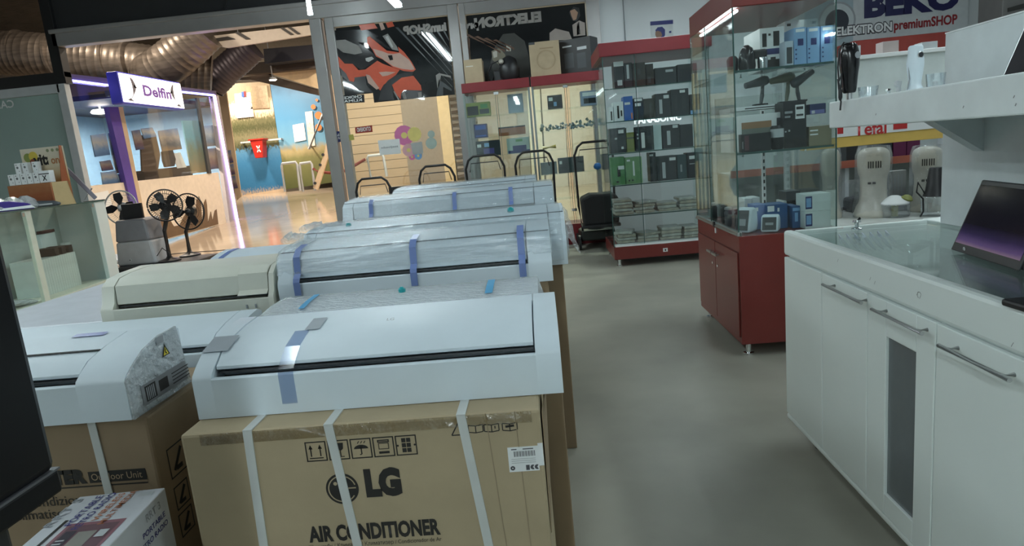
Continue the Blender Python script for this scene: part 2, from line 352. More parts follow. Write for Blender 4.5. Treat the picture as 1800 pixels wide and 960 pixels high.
sl = thing('slatted_panel','white slatted ceiling panel above the ducts','ceiling panel',(-8,17,5.6))
plate('slab', D((364,64),(545,44),(556,60),(400,84),(372,80)), pm('pale_ceiling',(.42,.37,.31),.6), .08, sl, Y=17)
for q in (((412,57),(420,56),(440,68),(432,69)),((492,49),(498,48),(516,60),(510,61)),((505,48),(511,47),(528,59),(522,60)),((375,68),(400,64),(413,68),(383,72))):
    plate('slot', q, INK, .02, sl, Y=16.97)
DUCT = pm('galvanised_duct', (.155,.13,.108), .42, .55, var=.35, scale=2, stretch=(1,1,6))
def duct(name, label, pts, r, Y, n=26, parent=None):
    P = [A(x,y,Y=yy) for (x,y,yy) in pts]
    t = parent or thing(name, label, 'duct', P[0])
    # resample the centre line, every second ring slightly thinner: the spiral seams
    Q = []; L = [ (P[i+1]-P[i]).length for i in range(len(P)-1)]; tot = sum(L)
    for k in range(n*3+1):
        sft = tot*k/(n*3); i = 0
        while i < len(L)-1 and sft > L[i]: sft -= L[i]; i += 1
        Q.append(P[i].lerp(P[i+1], min(1,sft/L[i])))
    for _ in range(2): Q = [Q[0]]+[(Q[i-1]+Q[i]*2+Q[i+1])/4 for i in range(1,len(Q)-1)]+[Q[-1]]
    MB().tube([P[len(P)//2]+Vector((0,0,r*.9)),Vector((P[len(P)//2].x,P[len(P)//2].y,7.2))],.02,6).build('hanger', STEEL, t, world=True)
    MB().tube(Q, [r*(1.03 if k%3==0 else 1) for k in range(len(Q))], 24).build('duct_tube' if parent is None else 'elbow_branch', DUCT, t, smooth=25, world=True)
    return t
du = duct('ventilation_duct','long horizontal spiral duct under the mall ceiling',[(-60,90,17),(60,96,17),(180,106,17.2),(300,122,17.6),(372,133,18)], .54, 17, 40)
for fx,fy in ((37,94),(100,99),(196,108),(232,112)):
    c = A(fx,fy,Y=17.05+.2*(fx>150)); MB().lathe([(.56,-.04),(.59,-.03),(.59,.03),(.56,.04)], c, 24, (1,.06,-.04)).build('joint_ring', DUCT, du, smooth=40, world=True)
duct('ventilation_duct','',[(262,132,17.2),(278,124,16.9),(300,108,16.8),(330,82,16.8),(362,52,16.8)], .50, 17, 14, du)
DUCT = pm('dark_duct', (.06,.05,.06), .45, .5, var=.3, scale=2)
duct('ventilation_duct','dark slanting duct right of the elbow',[(372,150,19.5),(396,125,19.5),(425,100,19.5),(444,82,19.5)], .41, 17, 14)
# ------------------------------------------------------------------ travel shop across the passage (its front runs along X = -8.2)
DX = -8.2
JAMB = pm('wood_jamb',(.55,.42,.28),.45)
LEDV = pm('violet_led',(.45,.30,1.0),emit=9); LEDB = pm('blue_led',(.28,.25,1.0),emit=9)
VIOL = pm('led_lit_jamb',(.10,.06,.34),.4)  # violet LED light falling on the jamb is put into its colour
sh = thing('travel_shop','glazed travel shop front outlined in blue light across the passage','shop front',(DX,15,fz(15)))
plate('low_wall', D((156,327),(384,303),(398,392),(150,462)), pm('cream_panel',(.78,.68,.56),.35), .08, sh, X=DX-.03)
SKYL = pm('brown_skyline_print',(.16,.10,.055),.5)
plate('skyline_decal', D((272,425),(270,398),(276,385),(286,380),(300,388),(306,398),(316,396),(324,380),(330,372),(338,380),(344,394),(346,352),(350,345),(353,352),(356,396),(359,356),(362,350),(364,360),(366,392),(369,380),(371,372),(374,388),(378,370),(381,368),(384,394)), SKYL, .01, sh, X=DX-.015)
plate('header_beam', D((108,128),(380,160),(381,170),(110,141)), pm('dark_violet_beam',(.05,.04,.09),.4), .12, sh, X=DX)
plate('led_strip', D((113,138),(197,149),(197,152),(113,141.5)), LEDB, .03, sh, X=DX+.03)
plate('led_strip', D((320,160),(377,166),(377,169),(320,163)), LEDB, .03, sh, X=DX+.03)
plate('led_strip', D((376,167),(379,167),(420,390),(417,391)), LEDV, .03, sh, X=DX+.03)
plate('corner_post', D((374,168),(384,168),(420,388),(404,392)), pm('grey_post',(.35,.32,.33),.4), .1, sh, X=DX)
plate('door_jamb', D((190,188),(208,188),(246,368),(234,372)), VIOL, .1, sh, X=DX+.02)
plate('door_frame', D((208,188),(216,188),(252,366),(245,368)), JAMB, .08, sh, X=DX)
plate('mullion', D((346,172),(350,172),(372,305),(367,305)), DARK, .05, sh, X=DX)
plate('window_pane', D((113,143),(192,152),(230,320),(158,327)), SHOPG, .012, sh, X=DX-.03)
plate('window_pane', D((216,170),(378,170),(398,300),(244,317)), SHOPG, .012, sh, X=DX-.03)
plate('sticker', D((140,345),(190,335),(200,370),(150,384)), PAPER, .004, sh, X=DX-.02)
# lit sign box
SF = DX+.50
p = A(207,127,X=SF); q = A(317,143,X=SF); r_ = A(323,190,X=SF); t_ = A(219,185,X=SF)
zb_ = (r_.z+t_.z)/2
sg = thing('shop_sign','lit white sign box reading Delfin over the travel shop door','sign',(SF-.12,p.y,t_.z))
MB().box(DX-.02,SF-.24,p.y+.3,p.y+.4,zb_+.2,zb_+.3).box(DX-.02,SF-.24,q.y-.4,q.y-.3,zb_+.2,zb_+.3).build('wall_bracket', DARK, sg, world=True)
GLOW = pm('lit_sign_face',(1,.97,.98),emit=1.5,var=.01)
zt, zb = (p.z+q.z)/2, (r_.z+t_.z)/2
MB().box(SF-.24,SF-.02,p.y,q.y,zb,zt).build('sign_box', pm('blue_lit_side',(.05,.05,.45),.4), sg, world=True, bevel=.02)
MB().box(SF-.02,SF,p.y+.03,q.y-.03,zb+.03,zt-.03).build('sign_face', GLOW, sg, world=True)
cy_, cz_, hh, ll = (p.y+q.y)/2, (zb+zt)/2, zt-zb, q.y-p.y
FX = SF+.003
text('Delfin', (FX,cy_+.05*ll,cz_-.16*hh),(0,1,0),(0,0,1), .34*hh, pm('violet_letters',(.13,.05,.30),.5), sg, width=.46*ll, bold=.035)
text('TUR', (FX,p.y+.17*ll,zt-.26*hh),(0,1,0),(0,0,1), .12*hh, pm('grey_letters',(.25,.25,.32),.5), sg)
for sx in (-1,1):      # two leaping dolphins as curved tapering shapes
    dd = Draw((SF,cy_+sx*.34*ll,cz_),(0,1,0),(0,0,1),.004)
    pts = []
    for k in range(13):
        tt = k/12; pts.append((-sx*(.055*ll*(1-(2*tt-1)**2))+sx*.05*ll*tt, (tt-.5)*-.72*hh, .022*ll*math.sin(math.pi*min(1,tt*1.25+.05))*(1 if tt < .8 else .6)+.010))
    for (x0,y0,w0),(x1,y1,w1) in zip(pts,pts[1:]): dd.poly((x0-w0,y0),(x0+w0,y0),(x1+w1,y1),(x1-w1,y1))
    e = pts[-1]; dd.poly((e[0]-.05*ll,e[1]-.03*hh),(e[0]+.05*ll,e[1]-.05*hh),(e[0],e[1]+.05*hh))
    m_ = pts[5]; dd.poly((m_[0],m_[1]+.1*hh),(m_[0]-sx*.05*ll,m_[1]-.02*hh),(m_[0],m_[1]-.02*hh))
    dd.build('dolphin_mark', pm('dolphin_grey',(.10,.09,.11),.5), sg)
# interior of the travel shop
YE = A(418,390,X=DX).y+.05; ZE = min(A(113,137,X=DX).z,A(377,165,X=DX).z)-.05
struct(MB().box(DX-3.2,DX-3.1,13.2,YE,0,3.5).build('wall_travel_shop', pm('sky_blue_wall',(.22,.40,.60),.6)), 'pale blue wall inside the travel shop')
struct(MB().box(DX-3.2,DX-.12,YE-.1,YE,0,3.5).build('wall_travel_shop_end', pm('sky_blue_wall',(.22,.40,.60),.6)))
struct(MB().box(DX-3.2,DX-.15,13.6,YE,ZE-.1,ZE).build('ceiling_travel_shop', pm('dark_navy_ceiling',(.02,.02,.05),.5)))
POST = [ramp_mat('poster_%d'%k, [(0,a),(.3,b_),(.6,c_),(1,d_)], noise=.5, scale=5) for k,(a,b_,c_,d_) in enumerate([
    ((.08,.18,.36),(.16,.30,.52),(.50,.50,.48),(.22,.40,.72)), ((.14,.16,.20),(.10,.22,.36),(.40,.50,.60),(.14,.32,.66)), ((.04,.06,.16),(.16,.09,.12),(.30,.25,.22),(.10,.15,.30)),
    ((.35,.25,.15),(.12,.15,.18),(.45,.42,.38),(.15,.30,.55))])]
pl = [((160,238),(186,234),(194,272),(168,276),'poster of a grey old town'),((190,234),(212,231),(220,270),(198,273),'poster with a brown tower'),
      ((176,284),(194,281),(200,298),(181,301),'small dark blue poster'),((198,272),(222,268),(226,302),(206,305),'white poster with a blue picture'),
      ((178,303),(204,300),(210,322),(182,326),'maroon poster below the blue one'),((207,306),(226,303),(230,322),(212,325),'orange and white poster at the bottom'),
      ((232,230),(246,228),(254,262),(240,264),'narrow blue poster beside the door frame'),((278,230),(312,225),(320,262),(286,266),'blue framed poster with white hills'),
      ((248,226),(268,224),(276,240),(254,244),'blue strip poster behind the brown board'),((356,222),(374,220),(380,256),(362,258),'collage of red town photos'),
      ((364,262),(382,260),(386,296),(370,298),'collage of white island photos')]
for k,(a,b_,c_,d_,lb) in enumerate(pl):
    o = plate('poster', D(a,b_,c_,d_), POST[k%4], .02, None, X=DX-.12)
    tag(o, lb+' in the travel shop window', 'poster', 'posters in the travel shop window')
o = plate('display_board', D((247,238),(274,236),(282,272),(278,300),(250,302)), pm('brown_board',(.10,.07,.05),.5), .03, None, X=DX-.16); tag(o,'tall dark brown display board behind the shop glass','board')
o = plate('picture_board', D((320,212),(350,212),(366,302),(338,305)), ramp_mat('sea_board',[(0,(.35,.28,.15)),(.4,(.20,.28,.20)),(.7,(.15,.40,.50)),(1,(.20,.45,.55))],noise=.6,scale=5), .03, None, X=DX-.14); tag(o,'turquoise coast picture board at the right of the shop glass','picture board')
o = plate('desk_counter', D((252,300),(335,291),(352,360),(268,390)), pm('dark_desk',(.05,.035,.03),.5), .4, None, X=DX-.3); tag(o,'dark desk counter inside the travel shop','desk')
o = plate('leaflet', D((303,270),(317,268),(328,294),(312,296)), PAPER, .01, None, X=DX-.29); tag(o,'white leaflet leaning on the shop desk','leaflet')
o = plate('office_chair', D((286,266),(304,262),(310,280),(308,292),(292,294),(288,282)), pm('dark_chair',(.03,.03,.04),.6), .06, None, X=DX-.24, bevel=.02); tag(o,'dark chair back inside the travel shop','chair')
for k,(x,y) in enumerate(((151,179),(177,197))):
    c = A(x,y,X=DX-1.5); o = MB().lathe([(.16,.05),(.2,0),(.17,-.03)],c,16).tube([c,(c.x,c.y,max(ZE-.1,c.z+.05))],.015,6).build('downlight', pm('shop_lamp_glow',(1,.9,.8),emit=9))
    tag(o, ('round lit ceiling lamp nearest the frosted pane','round lit ceiling lamp deeper in the travel shop')[k],'lamp','travel shop ceiling lamps')
# wood panelling with small photos right of the travel shop
wp = thing('wood_panel','narrow slatted wood strip with small photos beside the blue light','wall panel',(-8.6,18.4,fz(18)))
plate('panel_board', D((384,165),(396,150),(424,345),(416,352)), ramp_mat('slat_wood',[(0,(.55,.40,.26)),(.5,(.62,.46,.30)),(1,(.50,.36,.24))],noise=.5,scale=3,stretch=(1,1,30)), .05, wp, Y=20)
for a in (((398,265),(405,264),(410,285),(402,287)),((402,290),(410,288),(413,306),(405,308)),((407,310),(413,309),(418,330),(411,332))): plate('photo', a, POST[2], .02, wp, Y=19.96)
# timber wall, stairs, railings seen through the entrance and the window
TIMB = ramp_mat('timber_slats', [(0,(.48,.36,.24)),(.45,(.58,.45,.31)),(.55,(.55,.42,.29)),(1,(.62,.49,.35))], noise=.8, scale=3, stretch=(1,1,26), rough=.35)
tw = thing('timber_cladding','long wall of horizontal wooden boards behind the window','wall',(-6,23.4,fz(23.4)))
tb = MB(); 
for k in range(13):
    z0 = fz(23.4)+k*.31; tb.box(-7.3,-4.6,23.4,23.5,z0,z0+.295)
tb.build('boards', TIMB, tw, world=True)
MB().box(-4.62,-3.1,23.3,23.5,fz(23.3),4.1).build('grey_panel', pm('taupe_panel',(.30,.25,.20),.45), tw, world=True)
MB().box(-3.3,-2.9,23.1,23.3,fz(23),4.1).build('pale_post', pm('pale_wood_post',(.75,.58,.34),.45), tw, world=True)
rk = MB()
for k in range(15): rk.tube([(-2.85,23.2,.75+.22*k),(-1.7,23.2,.75+.22*k)], .12, 10)
rk.build('log_cladding', pm('grey_logs',(.36,.30,.24),.5), tw, smooth=40, world=True)
lt = thing('lit_partition','warm cream partition behind the red cabinets','partition',(0,18,fz(18)))
LITW = pm('warm_cream',(.66,.60,.52),.5); 
for (x0,x1,mt) in ((905,925,pm('grey_stone',(.30,.29,.27),.6)),(925,948,pm('pale_yellow',(.70,.66,.54),.5)),(950,990,LITW),(990,1000,pm('peach_panel',(.75,.55,.40),.5)),(1000,1042,LITW),(1042,1062,pm('grey_stone',(.30,.29,.27),.6)),(835,905,pm('taupe_panel2',(.36,.31,.26),.5))):
    plate('panel', D((x0,140),(x1,137),(x1+14,420),(x0+17,424)), mt, .08, lt, Y=18)
def rail(label, cols, top, bot, Y):
    t = thing('barrier_rail', label, 'railing', A(cols[0],bot,Y=Y)); r=.045
    for a,b_ in zip(cols[::2],cols[1::2]):
        p0,p1,p2,p3 = A(a+6,bot,Y=Y),A(a,top+4,Y=Y),A(b_,top+1,Y=Y),A(b_+6,bot-2,Y=Y)
        MB().tube([p0,p1,p1.lerp(p2,.06)+Vector((0,0,.08)),p1.lerp(p2,.94)+Vector((0,0,.08)),p2,p3], r, 8).build('hoop', LGREY, t, smooth=50, world=True)
    return t
rail('pale metal barrier hoops before the blue mural',(495,522,527,548),288,337,22.6)
rail('pale metal barrier hoop seen through the shop window',(646,674),275,312,21)
cr = MB().tube([A(551,297,Y=22.6),A(560,302,Y=22.5),A(580,304,Y=22.4),A(602,302,Y=22.4),A(625,290,Y=22.4),A(642,280,Y=22.4)], .05, 8).build('barrier_rope', pm('red_rope',(.20,.04,.03),.7), smooth=60); tag(cr,'dark red rope strung from the barrier hoops','rope')
pk = thing('sloping_plank','pale wooden plank leaning along the stair','plank',A(552,332,Y=22))
pq = plate('plank_board', D((550,330),(570,268),(574,250),(579,252),(575,280),(558,334)), pm('plank_wood',(.80,.62,.42),.45), .12, pk, Y=22)
for (x,y) in ((554,322),(563,290),(568,272)):
    c = A(x,y,Y=21.98); MB().lathe([(.05,0),(.05,.03)],c,10,(0,-1,0)).build('bolt', DARK, pk, world=True)
st2 = MB().tube([A(543,262,Y=24.6),A(566,205,Y=24.6),A(574,186,Y=24.6)], .05, 8).tube([A(546,255,Y=24.6),A(546,255,Y=25.22)],.03,6).tube([A(570,196,Y=24.6),A(570,196,Y=25.22)],.03,6).build('stair_handrail', LGREY, smooth=60); tag(st2,'pale slanting stair handrail over the blue mural','handrail')
# mall downlights
for k,(x,y,z,pw) in enumerate(((-12,23.6,5.6,.9),(-9.3,22.4,5.2,.9),(-10,14.5,6.4,1),(-4.5,20,5.6,1.2),(-3,13.5,6,.8),(0.8,14.5,5,.8),(-6.5,13.5,6.4,.8),(-9.8,15.2,3.1,.9))):
    ld = bpy.data.lights.new('mall_downlight','AREA'); ld.energy = MALL_POWER*pw; ld.size = .5; ld.shape = 'DISK'; ld.color = (1,.85,.68)
    lo = bpy.data.objects.new('mall_downlight', ld); C.objects.link(lo); lo.location = (x,y,z)
    lo.rotation_euler = (math.radians(18 if k < 2 else 0),0,0)
# ------------------------------------------------------------------ shop ceiling lights (long fluorescent lines along Y)
TUBE = pm('fluorescent_diffuser',(.83,.97,1.0),emit=TUBE_POWER,var=.01)
FILL_M = pm('fill_diffuser_mid',(.83,.97,1.0),emit=TUBE_POWER*1.2,var=.01); TUBE_L = pm('fluorescent_diffuser_dim',(.83,.97,1.0),emit=TUBE_POWER*.34,var=.01); FILL_H = pm('fill_diffuser_bright',(.83,.97,1.0),emit=TUBE_POWER*2.2,var=.01)  # mid and bright diffusers serve only the added fill lines
def lamp_line(x, y0, y1, label, z=3.4, mt=None):
    t = thing('strip_light', label, 'light', (x,y0,z), group='fluorescent ceiling lines')
    MB().box(-.055,.055,0,y1-y0,.02,.09).build('housing', LGREY, t, bevel=.006)
    MB().box(-.045,.045,.02,y1-y0-.02,-.02,.02).build('diffuser', mt or TUBE, t)
    for yy in (.4,y1-y0-.4): MB().tube([(0,yy,.09),(0,yy,4.6-z)], .008, 6).build('hanger', STEEL, t)
lamp_line(-1.65, 5.7, 9.0, 'lit ceiling line whose end shows above the poster window')
lamp_line(-1.65, 1.6, 4.6, 'lit ceiling line above the row of air conditioners', mt=TUBE_L)
lamp_line(-4.6, 1.8, 5.6, 'lit ceiling line over the left glass counter')
lamp_line(1.6, 5.6, 9.0, 'lit ceiling line over the tall glass cases')
lamp_line(-.5, -3.4, -.8, 'added unseen fill line over the near end of the shop', 2.9, FILL_H)  # unseen line behind the camera, added to brighten the near fronts
lamp_line(-3.7, -2.6, 1.4, 'added unseen fill line over the left front of the shop', mt=FILL_M)  # extra unseen line, added so the white counter's face gets more light
lamp_line(4.2, 4.2, 7.6, 'added unseen fill line over the kitchen machines')  # unseen line added to lift the kitchen shelving and the wall sign
lamp_line(2.3, .3, 4.0, 'lit ceiling line over the white counter')
p = A(543,8,Y=8.6); o = MB().tube([(p.x,p.y,p.z-.12),(p.x,p.y,p.z+.5)], .035, 8).build('strip_light', TUBE); tag(o,'short upright light tube under the dark fascia','light')
p = A(390,34,Y=SY-.03); o = MB().lathe([(.055,0),(.05,.03),(.03,.04)],(p.x,p.y+.03,p.z),20,(0,-1,0)).m(1).lathe([(.018,.041),(.015,.05)],(p.x,p.y+.03,p.z),12,(0,-1,0)).build('ceiling_sensor',[PAPER,BLACK],smooth=40); tag(o,'small round white sensor on the dark entrance beam','sensor')
o = MB().tube([(p.x+.02,p.y+.0,p.z+.06),(p.x+.12,p.y-.02,p.z+.2),(p.x+.16,p.y-.02,p.z+.45),(p.x+.1,p.y-.02,p.z+.7)], .008, 6).build('cable', BLACK); tag(o,'thin black cable hanging above the round sensor','cable')
# ------------------------------------------------------------------ window posters (translucent, so the writing shows mirrored)
PBLK = ramp_mat('poster_black', [(0,(.012,.012,.013)),(.35,(.030,.034,.036)),(.6,(.012,.013,.014)),(1,(.02,.022,.023))], noise=.5, scale=3, stretch=(1,1,1), rough=.04, spec=.9)
GRIM = pm('poster_grey_lettering',(.22,.21,.20),.4)
PY = SY-.012
def pdraw(): return Draw((0,PY-.001,0),(1,0,0),(0,0,1),.001)
def pp(dr, pts):           # polygon given on the photo, laid on the window plane
    dr.mb.quad(*[(lambda q: (q.x, q.y-dr.k, q.z))(A(x,y,Y=PY-.001)) for x,y in pts]); return dr
p1 = thing('window_poster','black window poster with a big red scooter','poster',(-2.8,PY,2.2))
st_ = [A(x,y,Y=PY) for x,y in ((655,160),(656,186))]
MB().prism([(-2.80,PY,3.41),(-2.80,PY,2.44),(st_[0].x,PY,2.44),(st_[0].x,PY,2.30),(-1.15,PY,2.30),(-1.15,PY,3.41)],(0,.008,0)).build('poster_sheet', PBLK, p1, world=True)
def pz(dr, *pts):
    q = [(560+x/5.335, 20+y/5.335) for x,y in pts]
    W_ = [A(x,y,Y=PY-.001) for x,y in q]
    dr.mb.quad(*[(v.x, v.y-dr.k, max(v.z, 2.445 if x < 655 else 2.305)) for v,(x,y) in zip(W_,q)]); return dr
d = pdraw(); d.m(5)
for k in range(7): pz(d,(720+70*k,150-2*k),(745+70*k,148-2*k),(1255,330+62*(6-k)+12),(1255,330+62*(6-k)))
d.up().m(0); pz(d,(80,180),(450,170),(560,230),(480,300),(300,280),(110,240)); pz(d,(100,400),(250,560),(330,640),(500,760),(380,740),(160,560))
d.up().m(0); pz(d,(110,260),(200,238),(330,265),(430,330),(520,400),(555,465),(480,505),(400,550),(330,495),(230,480),(150,390))
d.up().m(3); pz(d,(125,275),(250,265),(380,325),(410,390),(340,405),(230,385),(170,340)); d.up().m(4); pz(d,(440,440),(500,425),(520,445),(470,475),(445,465))
d.m(1); pz(d,(88,365),(128,340),(165,400),(245,490),(320,492),(375,552),(440,545),(552,463),(600,490),(760,550),(720,605),(610,690),(580,742),(520,700),(460,605),(345,620),(330,662),(290,652),(260,585),(195,520),(125,440))
d.up(); pz(d,(455,245),(480,235),(640,368),(755,385),(745,330),(800,380),(870,470),(912,545),(885,568),(800,560),(700,525),(600,450),(540,425),(505,360),(458,300))
d.up().m(2); pz(d,(510,350),(600,375),(650,395),(700,400),(760,390),(850,455),(890,520),(900,545),(870,550),(780,540),(700,515),(590,440),(540,410)); pz(d,(565,572),(630,565),(725,570),(650,602),(600,610)); pz(d,(443,590),(480,600),(570,720),(545,735),(465,670)); pz(d,(100,370),(125,365),(170,440),(160,450))
d.up().m(0); pz(d,(650,415),(690,410),(700,455),(670,460)); pz(d,(490,245),(560,260),(690,355),(655,360))
d.m(3); pz(d,(600,232),(650,210),(735,330),(752,372),(690,358)); d.up().m(4); pz(d,(625,240),(650,228),(700,330),(690,345))
d.m(1); pz(d,(375,122),(520,108),(555,160),(400,178)); pz(d,(630,110),(690,95),(712,140),(650,155)); d.m(2); pz(d,(565,110),(600,105),(625,165),(590,180))
d.up().m(0); pz(d,(595,720),(650,650),(720,602),(800,575),(890,565),(880,603),(780,625),(690,690),(700,800),(720,860),(560,840)); pz(d,(335,622),(440,608),(452,690),(515,765),(380,742))
d.up().m(1); pz(d,(690,690),(780,622),(890,605),(960,695),(968,742),(800,738),(775,770),(770,825),(720,770)); d.up().m(0); pz(d,(775,770),(830,738),(970,745),(985,850),(800,865)); d.up().m(3); pz(d,(785,770),(805,742),(830,850),(805,860)); pz(d,(700,750),(715,750),(765,860),(750,862)); pz(d,(930,760),(965,755),(975,840),(945,845))
d.m(3); pz(d,(1100,600),(1130,580),(1240,605),(1245,625),(1150,600),(1130,700),(1115,720)); d.m(5); pz(d,(1130,640),(1190,680),(1250,730),(1250,750),(1170,710),(1175,820),(1110,830))
d.build('scooter_picture', [BLACKG, pm('scooter_red',(.58,.085,.035),.3), pm('headlamp_print',(.50,.33,.27),.4), GRIM, pm('seat_glint',(.45,.45,.44),.4), pm('poster_dark_grey',(.045,.053,.058),.3)], p1)
BT = pm('poster_letters',(.32,.30,.28),.4)
q = A(748,57,Y=PY); text('iumSHOP', (q.x,PY-.012,q.z),(-1,0,0),(0,0,1), .11, BT, p1, width=.64, bold=.06)
p2 = thing('window_poster','black window poster with mirrored shop name and a camera','poster',(-.85,PY,2.2))
MB().box(-.86,.86,PY,PY+.008,2.30,3.39).build('poster_sheet', PBLK, p2, world=True)
q = A(893,43,Y=PY); text('ELEKTRON', (q.x,PY-.006,q.z),(-1,0,0),(0,0,1), .125, BT, p2, width=.98, bold=.07)
q = A(828,50,Y=PY); text('pre', (q.x,PY-.006,q.z),(-1,0,0),(0,0,1), .10, BT, p2, width=.23, bold=.06)
d = pdraw(); d.m(0)
pp(d,[(870,82),(884,60),(904,58),(922,72),(930,100),(932,132),(920,136),(870,136),(862,110)]); d.up().m(1)
pp(d,[(864,90),(878,84),(888,96),(890,112),(880,116),(866,106)]); d.up().m(2); pp(d,[(866,92),(874,88),(874,100),(868,102)]); pp(d,[(890,80),(898,80),(898,90),(890,90)])
d.up().m(3); pp(d,[(1000,22),(1008,12),(1018,14),(1020,28),(1014,38),(1006,36)]); d.up().m(4); pp(d,[(1002,19),(1004,27),(1008,36),(1013,34),(1016,22),(1010,16)])
d.m(5); pp(d,[(1006,44),(1018,36),(1028,40),(1029,62),(1008,64)]); pp(d,[(966,58),(976,50),(1000,56),(1006,70),(966,72)])
d.m(3); pp(d,[(1014,40),(1018,38),(1020,60),(1014,62)]); d.m(6); pp(d,[(816,62),(826,68),(826,104),(818,106),(815,84)])
for k in range(4): pp(d,[(818+k*16,62+k*3),(824+k*16,60+k*3),(880+k*8,94-k*2),(880+k*8,90-k*2)])
d.build('photo_picture', [pm('camera_print',(.05,.05,.045),.4), pm('camera_pale',(.20,.18,.13),.4), pm('camera_glint',(.5,.48,.42),.4), BLACK, pm('face_print',(.40,.24,.16),.5), pm('shirt_print',(.33,.28,.25),.5), pm('brown_print',(.12,.06,.035),.5)], p2)
# stickers on the clear window
def sticker(label, pts, mats, name='sticker', writing=None, th=.1, mirror=True, wmat=None, thick=.002):
    P = px(pts, Y=SY-.006); t = thing(name, label, name.split('_')[-1] if name!='sticker' else 'sticker', P[0], group='stickers on the shop window')
    MB().prism(P,(0,thick,0)).build('sticker_sheet', mats, t, world=True)
    if writing:
        c = sum(P,Vector())/len(P); wd = (P[1]-P[0]).length*.8
        n = len(writing)
        for k,s in enumerate(writing): text(s,(c.x,SY-.008,c.z+(n/2-k-.82)*th*1.35),(-1 if mirror else 1,0,0),(0,0,1),th,wmat or PAPER,t,width=wd,bold=.02)
    return t
sticker('black sticker with white blocky writing under the scooter', [(600,168),(640,166),(641,180),(601,182)], BLACK, writing=('CHOICE','KLIMA'), th=.038)
sticker('red sticker with white writing on the window', [(624,224),(654,220),(655,232),(625,235)], pm('sticker_red',(.30,.03,.02),.4), writing=('OTVORENO',), th=.06)
sticker('blue and white sticker on the door post edge', [(587,232),(603,229),(606,248),(590,251)], NAVY, writing=('VISA','CARD'), th=.035)
sticker('lime green sticker beside the blue one', [(605,238),(621,236),(623,246),(607,248)], pm('lime_print',(.45,.42,.10),.4))
sticker('white paper sheet taped on the window', [(664,247),(702,244),(705,270),(668,273)], PAPER, writing=('obavijest',), th=.03, wmat=GREY, mirror=False)
sticker('pale grey paper sheet beside the flowers', [(722,252),(742,249),(744,270),(726,272)], pm('grey_sheet',(.45,.47,.46),.5))
fl = thing('flower_decal','pink and yellow flower decal on the window','decal',A(712,250,Y=SY-.02), group='stickers on the shop window')
for (x,y,r,cm) in ((710,238,.155,pm('pink_petal',(.70,.20,.42),.5)),(728,236,.11,pm('yellow_petal',(.78,.66,.22),.5)),(718,264,.10,pm('rose_petal',(.75,.42,.45),.5)),(735,274,.06,LBLUE),(724,276,.05,pm('pink_petal',(.70,.20,.42),.5))):
    c = A(x,y,Y=SY-.02); dd = Draw((c.x,SY-.003,c.z),(1,0,0),(0,0,1),.001+.001*(r<.12)).m(0)
    for k in range(14):
        a = k*2*math.pi/14; dd.disc(.62*r*math.cos(a),.62*r*math.sin(a),r*.36,r*.36,10)
        dd.k += .00004
    dd.up().m(1).disc(0,0,r*.3); dd.build('flower', [cm, pm('yellow_petal',(.78,.66,.22),.5)], fl)
for k,(x,y,r) in enumerate(((758,236,.055),(758,252,.085))):
    c = A(x,y,Y=SY-.006); o = MB().lathe([(r,0),(r,.004)],(c.x,SY-.002,c.z),24,(0,-1,0)).build('sticker', pm('mint_disc',(.42,.52,.47),.4)); tag(o,('small pale round sticker, the upper of two','larger pale round sticker, the lower of two')[k],'sticker','stickers on the shop window')
# portrait picture on the white wall
q = [A(1143,38,Y=SY),A(1182,35,Y=SY),A(1182,66,Y=SY),A(1143,68,Y=SY)]
pt = thing('portrait_poster','small white poster with a dark haired man above the glass case','poster',q[3])
MB().box(q[0].x,q[1].x,SY-.012,SY,q[3].z-.25,q[0].z).build('poster_sheet', pm('poster_grey_white',(.50,.53,.54),.5), pt, world=True)
d = Draw((0,SY-.012,0),(1,0,0),(0,0,1),.001); 
def pw(dr,pts): dr.mb.quad(*[(lambda q_: (q_.x,SY-.012-dr.k,q_.z))(A(x,y,Y=SY-.012)) for x,y in pts])
d.m(0); pw(d,[(1143,38),(1183,35),(1183,42),(1143,45)]); pw(d,[(1152,53),(1156,48),(1164,47),(1169,52),(1169,62),(1165,68),(1156,68)]); pw(d,[(1176,55),(1180,54),(1180,58),(1176,58)])
d.up().m(1); pw(d,[(1152,56),(1156,54),(1162,56),(1164,62),(1160,68),(1155,68),(1152,62)])
d.build('print', [NAVY, pm('face_print2',(.22,.13,.09),.6)], pt)
q = A(1097,30,Y=SY-.02); o = MB().tube([(q.x,SY-.02,2.55),(q.x,SY-.02,4.6)],.012,8).build('wall_conduit',LGREY,smooth=50); tag(o,'thin grey conduit running down the white wall','conduit')
# ------------------------------------------------------------------ generic carton
def carton(name, label, cat, x0,x1,y0,y1,z0,h, mat, group=None, marks=(), side=None, bevel=.002):
    """printed box standing on z0. marks: (u0,v0,u1,v1,material) in fractions of the front face; side: the same on the -X face"""
    t = thing(name, label, cat, ((x0+x1)/2,(y0+y1)/2,z0), group=group); W, D_, = x1-x0, y1-y0
    MB().box(-W/2,W/2,-D_/2,D_/2,0,h).build('box_body', mat, t, bevel=bevel)
    mats = []
    if marks or side:
        d = Draw((-W/2,-D_/2,0),(1,0,0),(0,0,1),.0012)
        for (a,b,c,e,m) in marks:
            if m not in mats: mats.append(m)
            d.m(mats.index(m)); d.rect(a*W,b*h,c*W,e*h); d.up(.0002)
        if side:
            d2 = Draw((-W/2,D_/2,0),(0,-1,0),(0,0,1),.0012); d2.mb = d.mb
            for (a,b,c,e,m) in side:
                if m not in mats: mats.append(m)
                d2.m(mats.index(m)); d2.rect(a*D_,b*h,c*D_,e*h); d2.up(.0002)
        d.build('print', mats, t, world=False)
    return t
